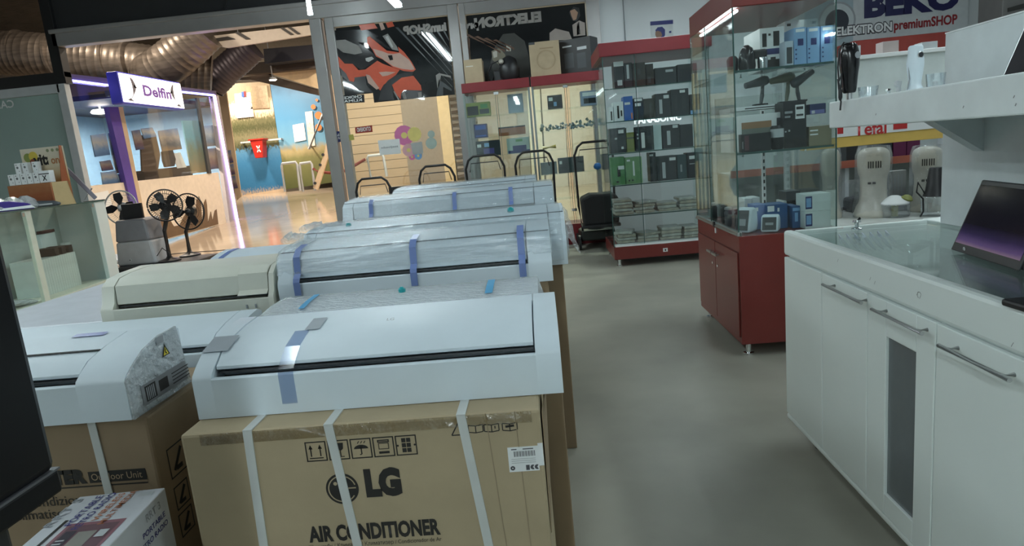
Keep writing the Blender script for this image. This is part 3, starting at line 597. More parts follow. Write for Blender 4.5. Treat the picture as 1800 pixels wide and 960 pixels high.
def pbox(name, label, cat, xa,xb,ytop, ybot, Y, depth, z0, mat, **k):
    """carton whose front spans photo columns xa..xb at depth Y on the shelf z0"""
    a, b = A(xa,ybot,Y=Y).x, A(xb,ybot,Y=Y).x; h = A((xa+xb)/2,ytop,Y=Y).z-z0
    return carton(name,label,cat,a,b,Y,Y+depth,z0,max(.02,h),mat,**k)
# ------------------------------------------------------------------ two red topped glass cabinets before the shop window
CY, CB = 9.3, 9.78
def cabinet(x0, x1, label, zs=(.66,1.02,1.36,1.62,1.92)):
    t = thing('display_cabinet', label, 'display cabinet', ((x0+x1)/2,CY,0), group='red topped glass cabinets')
    w_ = (x1-x0)/2
    MB().box(-w_,w_,-.02,CB-CY+.02,2.24,2.37).build('top_board', REDD, t, bevel=.006)
    MB().box(-w_,w_,0,CB-CY,0,.30).build('base', REDD, t, bevel=.006)
    f = MB()
    for sx in (-1,1):
        for yy in (0,CB-CY-.03): f.box(sx*w_-(.03 if sx>0 else 0),sx*w_+(.03 if sx<0 else 0),yy,yy+.03,.30,2.24)
    f.build('frame', ALU, t, bevel=.003)
    for k,z in enumerate(zs): MB().box(-w_+.03,w_-.03,.05,CB-CY-.04,z-.008,z).build('shelf', [GLASSD], t)
    MB().box(-w_+.005,-.006,-.01,-.004,.31,2.23).box(.006,w_-.005,-.01,-.004,.31,2.23).build('door', GLASS, t)
    for z in (.5,2.20): MB().box(-.035,.035,-.025,-.008,z-.02,z+.02).build('hinge', CHROME, t, bevel=.003)
    for x in (-.012,.012): MB().box(x-.003,x+.003,-.013,-.010,.31,2.23).build('door_edge', GEDGE, t)
    return t
cx0 = A(812,162,Y=CY).x; cxm = A(932,150,Y=CY).x; cx1 = A(1052,130,Y=CY).x
cabinet(cx0, cxm-.01, 'left red topped glass cabinet in front of the window', (1.02,1.36,1.62,1.92)); cabinet(cxm+.01, cx1, 'right red topped glass cabinet in front of the window')
CZ = (1.92,1.62,1.36,1.02,.66)
gp = 'small goods in the red topped cabinets'
pbox('boxed_toy','green and black printed box on the top left cabinet shelf','box',820,862,180,196,CY+.1,.2,CZ[0],pm('lime_box',(.28,.32,.08),.45),group=gp,marks=((.03,.1,.5,.75,BLACK),(.55,.15,.95,.5,DARK),(.6,.55,.9,.85,GREEN)))
pbox('boxed_set','pale blue box on the top left cabinet shelf','box',893,920,165,186,CY+.2,.1,CZ[0],pm('powder_blue',(.36,.45,.55),.45),group=gp)
pbox('boxed_tool','navy square box on the second left cabinet shelf','box',834,857,218,236,CY+.1,.15,CZ[1],NAVY,group=gp,marks=((.1,.6,.9,.9,BLUE),(.1,.1,.9,.2,BLUE)))
pbox('boxed_tool','flat orange box on the second left cabinet shelf','box',876,924,222,232,CY+.1,.15,CZ[1],pm('dull_orange',(.34,.11,.04),.45),group=gp,marks=((.0,.85,1,1,BLACK),(0,0,.02,1,BLACK)))
pbox('boxed_tool','dark box with violet print on the third left cabinet shelf','box',838,880,247,270,CY+.1,.2,CZ[2]-.0,pm('black_box',(.03,.035,.045),.4),group=gp,marks=((.05,.6,.22,.8,PAPER),(.35,.6,.55,.85,LBLUE),(.3,.05,.75,.5,pm('violet_print',(.10,.08,.28),.5))))
pbox('boxed_tool','pale green box with a navy tool picture on the third left shelf','box',892,932,242,266,CY+.1,.2,CZ[2]-.0,pm('mint_box',(.40,.50,.45),.4),group=gp,marks=((.25,.12,.85,.5,NAVY),(.05,.02,1,.2,NAVY),(.4,.75,.7,.9,GREEN)))
pbox('boxed_tool','black box with white label on the top right cabinet shelf','box',963,989,167,184,CY+.1,.15,CZ[0],BLACK,group=gp,marks=((.08,.6,.35,.85,PAPER),(.4,.2,.6,.5,LBLUE)))
pbox('boxed_tool','pale blue box with a black window on the top right shelf','box',1021,1054,159,178,CY+.1,.15,CZ[0],pm('slate_blue',(.28,.34,.48),.45),group=gp,marks=((.15,.15,.8,.5,BLACK),(.1,.65,.9,.9,PAPER)))
pbox('boxed_radio','black box on the lower right cabinet shelf behind the mower handle','box',982,1027,276,296,CY+.1,.2,CZ[3],pm('black_box',(.03,.035,.045),.4),group=gp,marks=((.05,.6,.15,.8,PAPER),(.75,.2,.97,.9,DARK)))
pbox('boxed_set','grey box on the lower right cabinet shelf','box',951,980,285,304,CY+.15,.2,CZ[3],GREY,group=gp)
o = MB().lathe([(.01,0),(.05,.02),(.06,.05),(.04,.09),(.01,.1)],(A(1050,288,Y=CY+.2).x,CY+.2,CZ[3]),16).build('kitchen_funnel',pm('bright_blue',(.04,.18,.55),.35),smooth=50); tag(o,'bright blue rounded gadget on the lower right cabinet shelf','gadget')
o = MB().lathe([(.02,0),(.1,.005),(.29,.04),(.335,.09)],(A(868,320,Y=CY+.30).x,CY+.24,.65),32,(0,-1,.25)).build('round_tray', pm('dull_grey',(.22,.24,.24),.5), smooth=50); tag(o,'round grey dish leaning low inside the left cabinet','dish')
# a row of little plants or toys along the second right shelf: uncountable greenery in clear bags
rr = random.Random(3); mb = MB()
for k in range(70):
    x = A(948+rr.random()*100,215,Y=CY+.2).x; z = CZ[1]+rr.random()*.09*(1.2-abs(k%35-12)/30); a = rr.random()*6.28; s = .012+.02*rr.random()
    mb.m(k%3).lathe([(.001,-s*.7),(s*.7,-s*.3),(s*.8,s*.2),(s*.3,s*.8),(.001,s)],(x,CY+.15+rr.random()*.15,z+s*.7),7,(rr.random()-.5,rr.random()-.5,1))
o = mb.build('bagged_trinkets',[pm('sage',(.22,.28,.24),.4),pm('steel_blue',(.16,.26,.32),.4),pm('silver_film',(.5,.55,.55),.2)]); tag(o,'jumble of small bagged trinkets along the right cabinet shelf','trinkets',kind='stuff')
o = MB().tube([(A(952,234,Y=CY+.2).x,CY+.2,CZ[2]+.19),(A(975,230,Y=CY+.2).x,CY+.2,CZ[2]+.20)],.03,10).build('yellow_torch',pm('torch_yellow',(.70,.55,.12),.4),smooth=50); o.location.z = -.155; tag(o,'yellow bagged tool on the third right cabinet shelf','tool')
# boxes standing on the cabinets
ZT = 2.37
def top_box(label, xa,xb,yt,yb,Y,dep,mat,**k): return pbox('carton', label,'box',xa,xb,yt,yb,Y,dep,ZT,mat,**k)
TANB = pm('tan_carton',(.40,.31,.20),.7)
top_box('small tan carton standing at the left end of the red cabinets',818,850,104,141,CY+.05,.3,TANB,marks=((.1,.7,.5,.74,BEIGE),))
t = top_box('tall tan carton with a round outline on the red cabinets',934,987,72,136,CY+.05,.25,TANB,marks=((.35,.78,.8,.82,CARD_D),(0,.93,.2,1,DARK)))
q = A(960,105,Y=CY+.05); d = Draw((q.x,CY+.05,q.z),(1,0,0),(0,0,1),.002); d.ring(0,0,.13,.008).ring(0,0,.115,.004); d.build('round_outline',[pm('outline_brown',(.30,.22,.13),.7)],t)
t = thing('carton','black printed carton standing askew at the right end of the cabinets','box',(A(1020,120,Y=CY+.1).x,CY+.22,ZT),rz=math.radians(-28))
MB().box(-.24,.24,-.13,.13,0,.46).build('box_body', BLACK, t, bevel=.003)
d = Draw((-.24,-.13,0),(1,0,0),(0,0,1)); d.m(0).rect(.06,.36,.2,.38).rect(.28,.3,.42,.34).m(1).rect(.08,.08,.22,.28).rect(.27,.06,.40,.26); d.build('print',[LGREY,DARK],t,world=False)
cm = thing('camera_gear','black bundled gear between the two tan cartons','gear',(A(885,128,Y=CY+.1).x,CY+.25,ZT))
MB().lathe([(.10,0),(.14,.05),(.15,.18),(.10,.30),(.03,.34)],(.08,0,0),16).build('body', BLACK, cm, smooth=50)
MB().tube([(-.2,-.05,.0),(-.22,-.05,.12),(-.16,-.05,.25),(-.06,-.05,.28),(-.02,-.05,.15),(-.04,-.05,.01)],.012,8).build('hoop', BLACK, cm, smooth=50)
MB().box(-.14,-.03,-.03,.08,0,.16).build('pouch', DARK, cm, bevel=.02)
MB().lathe([(.02,0),(.035,.02),(.02,.05)],(-.02,-.1,.26),12,(0,-1,0)).build('lens', pm('camera_glint',(.5,.48,.42),.4), cm)
# ------------------------------------------------------------------ petrol mowers: their handles stand behind the air conditioners
def mower(label, x, y, hgt, wd, rz=0, bag=False):
    t = thing('lawn_mower', label, 'mower', (x,y,0), rz=rz, group='mowers parked behind the air conditioners'); w_ = wd/2
    h = [(-w_*.8,.1,.25),(-w_*.95,.0,.6),(-w_,-.06,hgt-.16),(-w_*.82,-.08,hgt-.05),(-w_*.55,-.085,hgt),(w_*.55,-.085,hgt),(w_*.82,-.08,hgt-.05),(w_,-.06,hgt-.16),(w_*.95,.0,.6),(w_*.8,.1,.25)]
    MB().tube(h,.016,10).build('handle', BLACK, t, smooth=50)
    MB().tube([(-w_*.8,-.05,hgt-.2),(-w_*.7,-.06,hgt-.09),(w_*.7,-.06,hgt-.09),(w_*.8,-.05,hgt-.2)],.007,8).build('bail_bar', DARK, t, smooth=50)
    MB().tube([(w_*.97,-.04,hgt-.3),(w_*.7,.0,.75),(w_*.4,.2,.4)],.006,6).build('control_cable', BLACK, t)
    MB().prism([(-w_*.9,.05,.12),(w_*.9,.05,.12),(w_,.35,.12),(w_*.7,.62,.12),(-w_*.7,.62,.12),(-w_,.35,.12)],(0,0,.14)).build('deck', pm('mower_deck',(.016,.02,.017),.4), t, bevel=.02)
    MB().lathe([(.11,0),(.12,.1),(.1,.14),(.05,.17)],(0,.34,.26),20).build('engine', DARK, t, smooth=40)
    for sx in (-1,1):
        for yy,r in ((.10,.10),(.55,.085)): MB().lathe([(r*.6,-.02),(r,-.015),(r,.015),(r*.6,.02)],(sx*w_,yy,r),18,(1,0,0)).build('wheel', BLACK, t, smooth=40)
    if bag:
        MB().prism([(-.20,-.36,.37),(.24,-.36,.37),(.27,-.36,.66),(.22,-.36,.75),(-.10,-.36,.77),(-.22,-.36,.72)],(0,.38,0)).build('grass_bag', pm('black_fabric',(.012,.012,.013),.7), t, bevel=.03)
        MB().box(-.23,.26,-.38,.0,.34,.38).build('bag_base', BLACK, t, bevel=.01)
    return t
for (xa,xb,yt,Y,lb,bg) in ((626,688,313,8.45,'mower with the leftmost and lowest of the black hoop handles',0),(737,800,291,8.5,'mower with the second black hoop handle from the left',0),
        (819,887,273,8.55,'mower whose hoop handle stands before the left cabinet',0),(906,973,266,8.55,'mower with the tall hoop handle between the two cabinets',0),(1010,1078,249,8.58,'mower with a black grass bag beside the tall glass case',1)):
    a,b = A(xa,yt+30,Y=Y).x, A(xb,yt+28,Y=Y).x
    mower(lb,(a+b)/2,Y+.08,A((xa+xb)/2,yt,Y=Y).z,b-a,0,bg)
a,b = A(684,340,Y=9.35), A(802,322,Y=9.35)
o = MB().box(a.x,b.x,9.35,9.45,0,A(742,324,Y=9.35).z).build('flat_carton', pm('flat_black',(.012,.012,.014),.6), bevel=.004); tag(o,'long black upright carton behind the two left mowers','box')
# ------------------------------------------------------------------ tall glass case at the back (front at Y = 7.3)
GX0, GX1, GY0, GY1 = .77, 1.90, 7.31, 8.25
LEVEL = (1.96,1.61,1.265,.915,.575,.25)
gc = thing('glass_showcase','tall glass showcase with a red roof and low red plinth at the back','showcase',((GX0+GX1)/2,GY0,0)); W_ = (GX1-GX0)/2; DP = GY1-GY0
MB().box(-W_-.03,W_+.03,-.03,DP+.02,2.29,2.43).build('roof', REDD, gc, bevel=.005)
MB().box(-W_,W_,0,DP,.08,.225).build('plinth', RED, gc, bevel=.005)
MB().box(-W_+.02,W_-.02,.0,.10,.225,.245).build('threshold', PAPER, gc)
for sx in (-1,1):
    for yy in (.05,DP-.05): MB().lathe([(.035,0),(.035,.01),(.02,.015),(.02,.08)],(sx*(W_-.06),yy,0),12).build('foot', CHROME, gc, smooth=40)
MB().box(-W_,-W_+.006,.01,DP,.225,2.29).build('glass_side', GLASSD, gc); MB().box(W_-.006,W_,.01,DP,.225,2.29).build('glass_side', GLASSD, gc)
MB().box(-W_+.008,-.22,0,.006,.245,2.29).box(-.20,W_-.01,.008,.014,.245,2.29).build('glass_door', GLASSD, gc)
MB().box(-W_,-W_+.008,-.001,.008,.225,2.29).box(W_-.008,W_,-.001,.008,.225,2.29).box(-.222,-.216,-.003,.009,.245,2.29).build('glass_edge', GEDGE, gc)
for z in LEVEL[:-1]:
    MB().box(-W_+.01,W_-.01,.03,DP-.02,z-.012,z-.001).m(1).box(-W_+.01,W_-.01,.022,.03,z-.012,z-.001).build('shelf', [GLASSD,GEDGE], gc)
MB().box(-.02,.03,-.012,0,.13,.17).m(1).box(-.003,.012,-.016,-.012,.14,.16).build('lock_plate',[PAPER,INK],gc)
q = A(1156,214,Y=GY0+.36); SIGN = pm('lit_letters',(.9,.97,1),emit=1.3)
text('PANASONIC', (q.x,GY0+.36,q.z),(1,0,0),(0,0,1),.075,SIGN,gc,width=.53,bold=.03)
K1 = pm('case_black_box',(.018,.02,.028),.4); K2 = pm('case_charcoal_box',(.035,.04,.045),.45); K3 = pm('case_brown_box',(.03,.024,.02),.45)
tagw = (.55,.78,.9,.92,PAPER); cl = (.25,.15,.45,.75,LGREY)
g1 = 'grooming boxes in the tall glass case'
def cb(label, xa,xb,yt,yb,lev,mat,marks=(),dy=.08,dep=.2):
    return pbox('product_box',label,'box',xa,xb,yt,yb,GY0+dy,dep,LEVEL[lev],mat,group=g1,marks=marks)
cb('black box with a pale top at the left of the top shelf',1081,1098,108,157,0,K1,((.0,.82,1,1,PAPER),(.3,.1,.8,.3,LGREY)))
cb('slim black box with grey writing second on the top shelf',1099,1113,110,156,0,K1,((.3,.35,.6,.92,LGREY),))
cb('plain brown black box third on the top shelf',1114,1136,110,155,0,K3,((.35,.5,.6,.75,DARK),))
cb('dark brown box fourth on the top shelf',1137,1150,112,154,0,K3,((.2,.1,.6,.4,DARK),))
cb('wide charcoal box fifth on the top shelf',1152,1190,118,151,0,K2,((.5,.7,.85,.85,LGREY),),.12)
cb('wide charcoal box with a dark arch at the right of the top shelf',1192,1226,112,148,0,K2,((.1,.05,.9,.75,K1),),.12)
cb('thin white box at the left of the second shelf',1072,1079,188,213,1,PAPER,((.3,.1,.7,.7,INK),))
cb('white box with a black clipper picture on the second shelf',1080,1097,179,212,1,PAPER,((.35,.15,.55,.8,INK),(.7,.25,.85,.55,INK)))
cb('bright blue box on the second shelf',1098,1114,169,211,1,pm('case_blue',(.03,.13,.48),.4),((.1,.65,.7,.75,PAPER),(.75,.05,.9,.3,ORANGE)))
cb('black box with a white sticker beside the blue box',1116,1132,172,210,1,K1,((.05,.85,.9,.97,PAPER),(.1,.62,.75,.76,PAPER)))
cb('dark brown box with faint writing on the second shelf',1133,1150,173,209,1,K3,((.6,.3,.75,.8,DARK),))
cb('charcoal box with a grey clipper picture right of the door edge',1153,1180,164,205,1,K2,(cl,tagw),.12)
cb('charcoal box with a grid of small pictures on the second shelf',1181,1212,156,203,1,K2,((.2,.2,.35,.75,DARK),(.6,.2,.8,.75,DARK),(.5,.85,.8,.95,PAPER)),.12)
cb('dark box with a pale blue foot at the right of the second shelf',1214,1232,165,201,1,DARK,((0,0,1,.2,LBLUE),),.12)
cb('black box with small white icons at the left of the third shelf',1074,1101,225,268,2,K1,((.3,.55,.45,.62,LGREY),(.7,.15,.85,.25,PAPER),tagw))
cb('olive green box between two black boxes on the third shelf',1103,1116,224,267,2,pm('case_olive',(.20,.22,.05),.4),((0,.8,1,1,PAPER),(0,.55,1,.6,K2)))
cb('black box with a white clipper picture on the third shelf',1118,1148,222,266,2,K1,((.35,.12,.55,.75,PAPER),(.1,.65,.2,.72,LGREY),(.1,.5,.2,.57,LGREY),(.7,.3,.9,.6,DARK)))
cb('tall pale white box on the third shelf',1150,1164,219,263,2,pm('case_pale',(.62,.74,.74),.4),(),.12)
cb('charcoal box with a grey trimmer picture on the third shelf',1166,1196,219,261,2,K2,(cl,(.6,.85,.9,.97,PAPER)),.12)
cb('plain charcoal box with a pale edge at the right of the third shelf',1197,1222,218,260,2,K2,((.88,0,1,1,pm('case_pale',(.62,.74,.74),.4)),),.12)
GB = pm('case_green',(.10,.27,.10),.45)
cb('green box with a dark trimmer picture at the left of the fourth shelf',1077,1100,276,324,3,GB,((.42,.3,.65,.62,INK),(.5,.55,.95,.68,PAPER),(.3,.08,.5,.14,INK)))
cb('lighter green box with a white shaver picture on the fourth shelf',1101,1130,276,323,3,pm('case_green2',(.17,.33,.14),.45),((.45,.3,.55,.85,PAPER),(.15,.1,.25,.16,INK),(.35,.1,.45,.16,INK),(.1,.85,.3,.92,PAPER)))
cb('slim black box on the fourth shelf beside the green boxes',1144,1155,268,320,3,K1,((0,.88,.6,.94,LGREY),),.12)
cb('charcoal box with a white clipper picture on the fourth shelf',1157,1190,274,318,3,K2,((.25,.1,.42,.75,LGREY),(.65,.8,.98,.92,PAPER)),.12)
cb('dark teal box with faint print on the fourth shelf',1192,1208,272,316,3,pm('case_teal',(.04,.075,.08),.4),((.3,.3,.5,.6,GREY),),.12)
cb('black box with a white sticker at the right of the fourth shelf',1210,1230,268,314,3,K1,((.15,.75,.7,.88,PAPER),(.15,.55,.7,.58,LGREY)),.12)
PKG = pm('film_wrapped_stack',(.56,.49,.38),.3,var=.25,scale=14); PKG2 = pm('film_wrapped_pale',(.62,.60,.53),.25,var=.2,scale=14)
g2 = 'flat film wrapped packs stacked in the tall glass case'
rr = random.Random(5)
def packs(xa,xb,lev,n,place,skew=0,dy=.07):
    a,b = A(xa,400,Y=GY0+dy).x, A(xb,400,Y=GY0+dy).x; z = LEVEL[lev]
    ords = ('lowest','second','third','fourth','fifth','sixth')
    for k in range(n):
        h = .026+.010*rr.random(); rz = (rr.random()-.5)*.14+skew*(k==n-1)
        t = thing('wrapped_pack','%s film wrapped pack of the stack %s'%(ords[k] if k < n-1 else 'topmost',place),'pack',((a+b)/2+(rr.random()-.5)*.02,GY0+dy+.15,z),rz=rz,group=g2)
        W = (b-a)/2*(.92+.08*rr.random())
        MB().box(-W,W,-.13,.13,0,h).build('pack_body', (PKG,PKG2)[k%2], t, bevel=.008)
        MB().box(-W-.001,W+.001,-.132,.132,-.0,h+.001).build('film', BAGF, t, bevel=.01)
        z += h+.003
packs(1082,1115,4,5,'at the left of the fifth shelf'); packs(1118,1154,4,4,'in the middle of the fifth shelf',.25); packs(1158,1194,4,3,'right of the middle on the fifth shelf'); packs(1197,1230,4,4,'at the right end of the fifth shelf')
packs(1084,1118,5,4,'at the left of the case floor',-.3); packs(1121,1158,5,3,'in the middle of the case floor',.35); packs(1162,1200,5,4,'right of the middle on the case floor'); packs(1203,1232,5,4,'at the right end of the case floor')
# ------------------------------------------------------------------ red showcase with glass top (doors face the aisle)
RX0, RX1, RY0, RY1 = 1.168, 1.75, 3.96, 5.0
CL = pm('case_light',(.86,.97,1.0),emit=9)
rc = thing('glass_showcase','red showcase cabinet with a glass upper case beside the white counter','showcase',((RX0+RX1)/2,RY0,0)); W_=(RX1-RX0)/2; DP=RY1-RY0
MB().box(-W_+.004,W_,0,DP,.08,.765).build('cabinet_body', RED, rc, bevel=.004)
SEAM = pm('dark_seam',(.03,.006,.005),.6)
dd = Draw((-W_+.004,DP,0),(0,-1,0),(0,0,1),.001)
for yy in (.50,): dd.rect(yy-.002,.12,yy+.002,.66)
dd.rect(.02,.66,DP-.02,.664).rect(.02,.12,DP-.02,.124).rect(DP-.022,.12,DP-.018,.66).rect(.02,.12,.024,.66); dd.build('door_seams',SEAM,rc,world=False)
for y0,y1 in ((DP-.496,DP-.026),(.026,DP-.504)):
    dr_ = MB().box(-W_-.004,-W_+.004,y0,y1,.124,.658).build('door', RED, rc, bevel=.002)
    yy = y0+.06 if y0 > .3 else y1-.06
    MB().box(-W_-.035,-W_-.026,yy-.055,yy+.055,.575,.59).box(-W_-.03,-W_-.004,yy-.04,yy-.03,.578,.588).box(-W_-.03,-W_-.004,yy+.03,yy+.04,.578,.588).build('handle', STEEL, dr_, bevel=.003)
    MB().lathe([(.011,0),(.011,.006),(.006,.008)],(-W_-.003,yy,.50),14,(-1,0,0)).build('lock', CHROME, dr_)
for sx in (-1,1):
    for yy in (.06,DP-.06): MB().lathe([(.032,0),(.032,.012),(.016,.016),(.016,.08)],(sx*(W_-.06),yy,0),14).build('foot', CHROME, rc, smooth=40)
MB().box(-W_,W_,-.005,DP,2.08,2.22).build('roof', RED, rc, bevel=.005)
MB().box(-W_,-W_+.006,.0,DP,.79,2.08).build('glass_side', GLASSD, rc); MB().box(W_-.006,W_,.0,DP,.765,2.08).build('glass_side', GLASSD, rc)
MB().box(-W_+.007,W_-.007,.0,.006,.765,2.08).build('glass_front', GLASSD, rc); MB().box(-W_+.007,W_-.007,DP-.006,DP,.765,2.08).build('glass_back', GLASSD, rc)
MB().box(-W_-.001,-W_+.006,-.002,.005,.79,2.08).box(W_-.006,W_,-.002,.005,.765,2.08).box(-W_,-W_+.006,DP-.005,DP,.79,2.08).box(-W_-.002,-W_+.003,.62,.626,.79,2.08).build('glass_edge', GEDGE, rc)
MB().tube([(-W_+.035,.03,2.065),(-W_+.035,DP-.18,2.065)],.009,8).build('light_tube', CL, rc)
MB().box(W_-.022,W_-.010,.02,.32,1.883,1.893).build('light_tube', CL, rc)
MB().box(-W_-.006,-W_+.02,.0,DP,.765,.79).box(-W_-.012,-W_-.006,.0,DP,.768,.777).build('door_rail', STEEL, rc, bevel=.002)
MB().box(-W_-.016,-W_-.006,.50,.53,.765,.80).build('rail_lock', BLACK, rc); MB().box(-W_-.002,-W_+.006,.52,.535,.72,.755).build('paper_tag', PAPER, rc)
RL = (1.735,1.51,1.262)
MB().box(-W_+.01,W_-.01,.02,DP-.02,RL[0]-.01,RL[0]).m(1).box(-W_+.01,W_-.01,.012,.02,RL[0]-.012,RL[0]).build('shelf',[GLASSD,GEDGE],rc)
MB().box(-W_+.01,W_-.01,.02,DP-.02,RL[2]-.01,RL[2]).m(1).box(-W_+.01,W_-.01,.012,.02,RL[2]-.012,RL[2]).build('shelf',[GLASSD,GEDGE],rc)
MB().box(W_-.10,W_-.075,DP-.04,DP-.02,.77,2.08).build('slotted_rail', PAPER, rc)
d = Draw((W_-.0875,DP-.041,.77),(1,0,0),(0,0,1)); 
for k in range(26): d.rect(-.006,.02+k*.05,.006,.045+k*.05)
d.build('slot_marks',INK,rc,world=False)
for z in RL[0:1]+RL[2:]: MB().tube([(W_-.1,.2,z-.03),(W_-.1,.2,z-.011)],.008,8).tube([(-W_+.1,.2,z-.03),(-W_+.1,.2,z-.011)],.008,8).build('shelf_pin', CHROME, rc)
g3 = 'goods in the red glass showcase'
def rb(name,label,cat,xa,xb,yt,yb,z0,mat,marks=(),dy=.06,dep=.14,side=None): return pbox(name,label,cat,xa,xb,yt,yb,RY0+dy,dep,z0,mat,group=g3,marks=marks,side=side)
BB = pm('sky_blue_box',(.24,.42,.66),.4); BB2 = pm('sky_blue_box_dark',(.03,.10,.26),.4)
for k,(xa,xb) in enumerate(((1396,1418),(1419,1441),(1443,1464))):
    rb('speaker_box',('light blue box, leftmost of three on the top glass shelf','light blue box in the middle of the three','light blue box, rightmost of three, against the glass edge')[k],'box',xa,xb,(48,47,45)[k],(112,110,108)[k],RL[0],BB,
       ((.15,.88,.85,.96,PAPER),(.3,.52,.75,.70,NAVY),(.1,.40,.22,.44,NAVY),(.1,.28,.22,.32,NAVY),(.1,.16,.22,.2,NAVY)),dy=.08+.01*k,dep=.16)
rb('toy_box','white box with black window and navy band on the top shelf','box',1336,1379,48,95,RL[0]+.085,PAPER,((0,0,1,.22,NAVY),(.10,.30,.28,.8,INK),(.55,.30,.8,.85,INK),(.35,.7,.45,.78,INK)),dy=.16,dep=.3)
rb('toy_box','lower white box with a black kettle picture under the navy band','box',1342,1378,90,113,RL[0],PAPER,((.0,0,1,.55,INK),(.35,.55,.6,.68,INK)),dy=.16,dep=.3)
rb('toy_box','small white box behind the light blue boxes','box',1380,1414,36,60,RL[0]+.0,PAPER,((.1,.9,.3,.95,INK),),dy=.5,dep=.15)
rb('speaker_box','grey white box with a dark oval beside the blue boxes','box',1380,1395,72,112,RL[0],pm('pale_blue_grey',(.50,.58,.66),.4),((.2,.1,.85,.75,DARK),),dy=.07,dep=.12)
cgp = A(1318,117,Y=RY0+.10)
t = thing('coffee_grinder','black grinder with a chrome cup at the left of the top shelf','grinder',(cgp.x,RY0+.15,RL[0]),group=g3)
MB().lathe([(.045,0),(.05,.03),(.045,.09),(.035,.13),(.012,.15)],(0,0,0),20).build('body', BLACKG, t, smooth=50)
MB().lathe([(.028,0),(.03,.05),(.028,.07)],(.085,-.02,0),18).build('cup', CHROME, t, smooth=50)
MB().lathe([(.03,.0),(.035,.08),(.02,.10)],(-.07,.05,0),18).build('canister', BLACK, t, smooth=50)
MB().box(.03,.12,-.01,.06,.07,.12).build('arm', BLACK, t, bevel=.012)
# hair dryers standing head up on a white rack
tr = thing('display_rack','white rack board carrying the hair dryers','rack',((RX0+RX1)/2,RY0+.3,RL[1]),group=g3)
MB().box(-W_+.03,W_-.14,-.10,.14,0,.022).m(1).box(-W_+.12,.06,-.101,-.099,.006,.012).build('board',[PAPER,INK],tr,bevel=.002)
MB().box(-W_+.03,-W_+.05,-.09,.13,RL[2]-RL[1],0).box(W_-.18,W_-.16,-.09,.13,RL[2]-RL[1],0).build('rack_leg', PAPER, tr)
def dryer(label,x,y,mat,tilt,z0=RL[1]+.022,flip=1):
    p = A(x,y,Y=RY0+.26); t = thing('hair_dryer',label,'hair dryer',(p.x,RY0+.26,z0),group=g3,rz=.2)
    h = p.z-z0
    a = math.radians(tilt); u = Vector((math.cos(a)*flip,0,math.sin(a))); c = Vector((0,0,h))
    MB().lathe([(.008,-.105),(.018,-.10),(.022,-.05),(.028,.0),(.030,.03),(.024,.05),(.010,.058)],c,20,u).build('barrel', mat, t, smooth=50)
    MB().tube([c+u*.02,Vector((.012*flip,0,h*.45)),Vector((0,0,0))],[.015,.013,.009],12).build('handle', mat, t, smooth=50)
    MB().tube([(0,0,.01),(.03,-.03,.006),(.06,.02,.006),(.02,.05,.006),(-.03,.04,.006),(-.05,-.02,.006),(.01,-.04,.006)],.005,6).build('cord', BLACK, t, smooth=50)
    return t
HD = pm('dryer_grey',(.10,.11,.115),.35); HD2 = pm('dryer_olive',(.17,.17,.12),.35)
dryer('grey hair dryer pointing left, first on the white rack',1336,144,HD,10); dryer('olive grey hair dryer in the middle of the white rack',1381,137,HD2,8); dryer('dark hair dryer hanging at the right of the rack',1405,141,HD,-28,flip=-1)
rb('oven_box','white box with a big tan picture below the hair dryers','box',1302,1378,200,253,RL[2]+.003,PAPER,((.03,.12,.72,.80,pm('grey_green_print',(.20,.22,.19),.5)),(.03,.62,.72,.80,pm('tan_print',(.36,.20,.10),.5)),(.84,.35,.97,.85,DARK)),dy=.10,dep=.3)
rb('oven_box','long black box with a wine label before the white box','box',1304,1356,234,266,RL[2],pm('rb_black',(.02,.022,.024),.4),((.10,.1,.25,.9,pm('wine_label',(.12,.05,.06),.5)),(.02,.2,.05,.6,GREY)),dy=.03,dep=.06)
t = thing('boxed_lens','black round tub with a pale band at the end of the black box','tub',(A(1367,262,Y=RY0+.06).x,RY0+.065,RL[2]),group=g3)
MB().lathe([(.03,0),(.038,.01),(.038,.13),(.03,.14)],(0,0,0),24).build('tub', BLACK, t, smooth=40); MB().lathe([(.0385,.07),(.0385,.12)],(0,0,0),24).build('band', LGREY, t, smooth=40)
rb('product_box','black box with a white price sheet on the middle shelf','box',1378,1418,178,263,RL[2],pm('rb_black2',(.022,.024,.027),.4),((.52,.62,.92,.92,PAPER),(.06,.75,.4,.80,GREY),(.06,.66,.3,.70,GREY),(.05,.35,.12,.38,LGREY),(.2,.36,.28,.40,LGREY),(0,.0,1,.2,INK),(.56,.82,.86,.88,INK),(.56,.68,.86,.72,INK)),dy=.05)
rb('product_box','tan box with white writing on the middle shelf','box',1422,1462,221,259,RL[2],pm('rb_tan',(.25,.22,.14),.6),((.05,.75,.4,.82,PAPER),(.05,.55,.4,.62,PAPER)),dy=.07)
rb('product_box','navy and violet box standing on the tan box','box',1424,1452,182,220,RL[2]+.185,pm('rb_navy',(.03,.04,.12),.4),((0,.02,.9,.4,pm('violet_print2',(.16,.17,.42),.5)),(.1,.05,.3,.35,LGREY)),dy=.07)
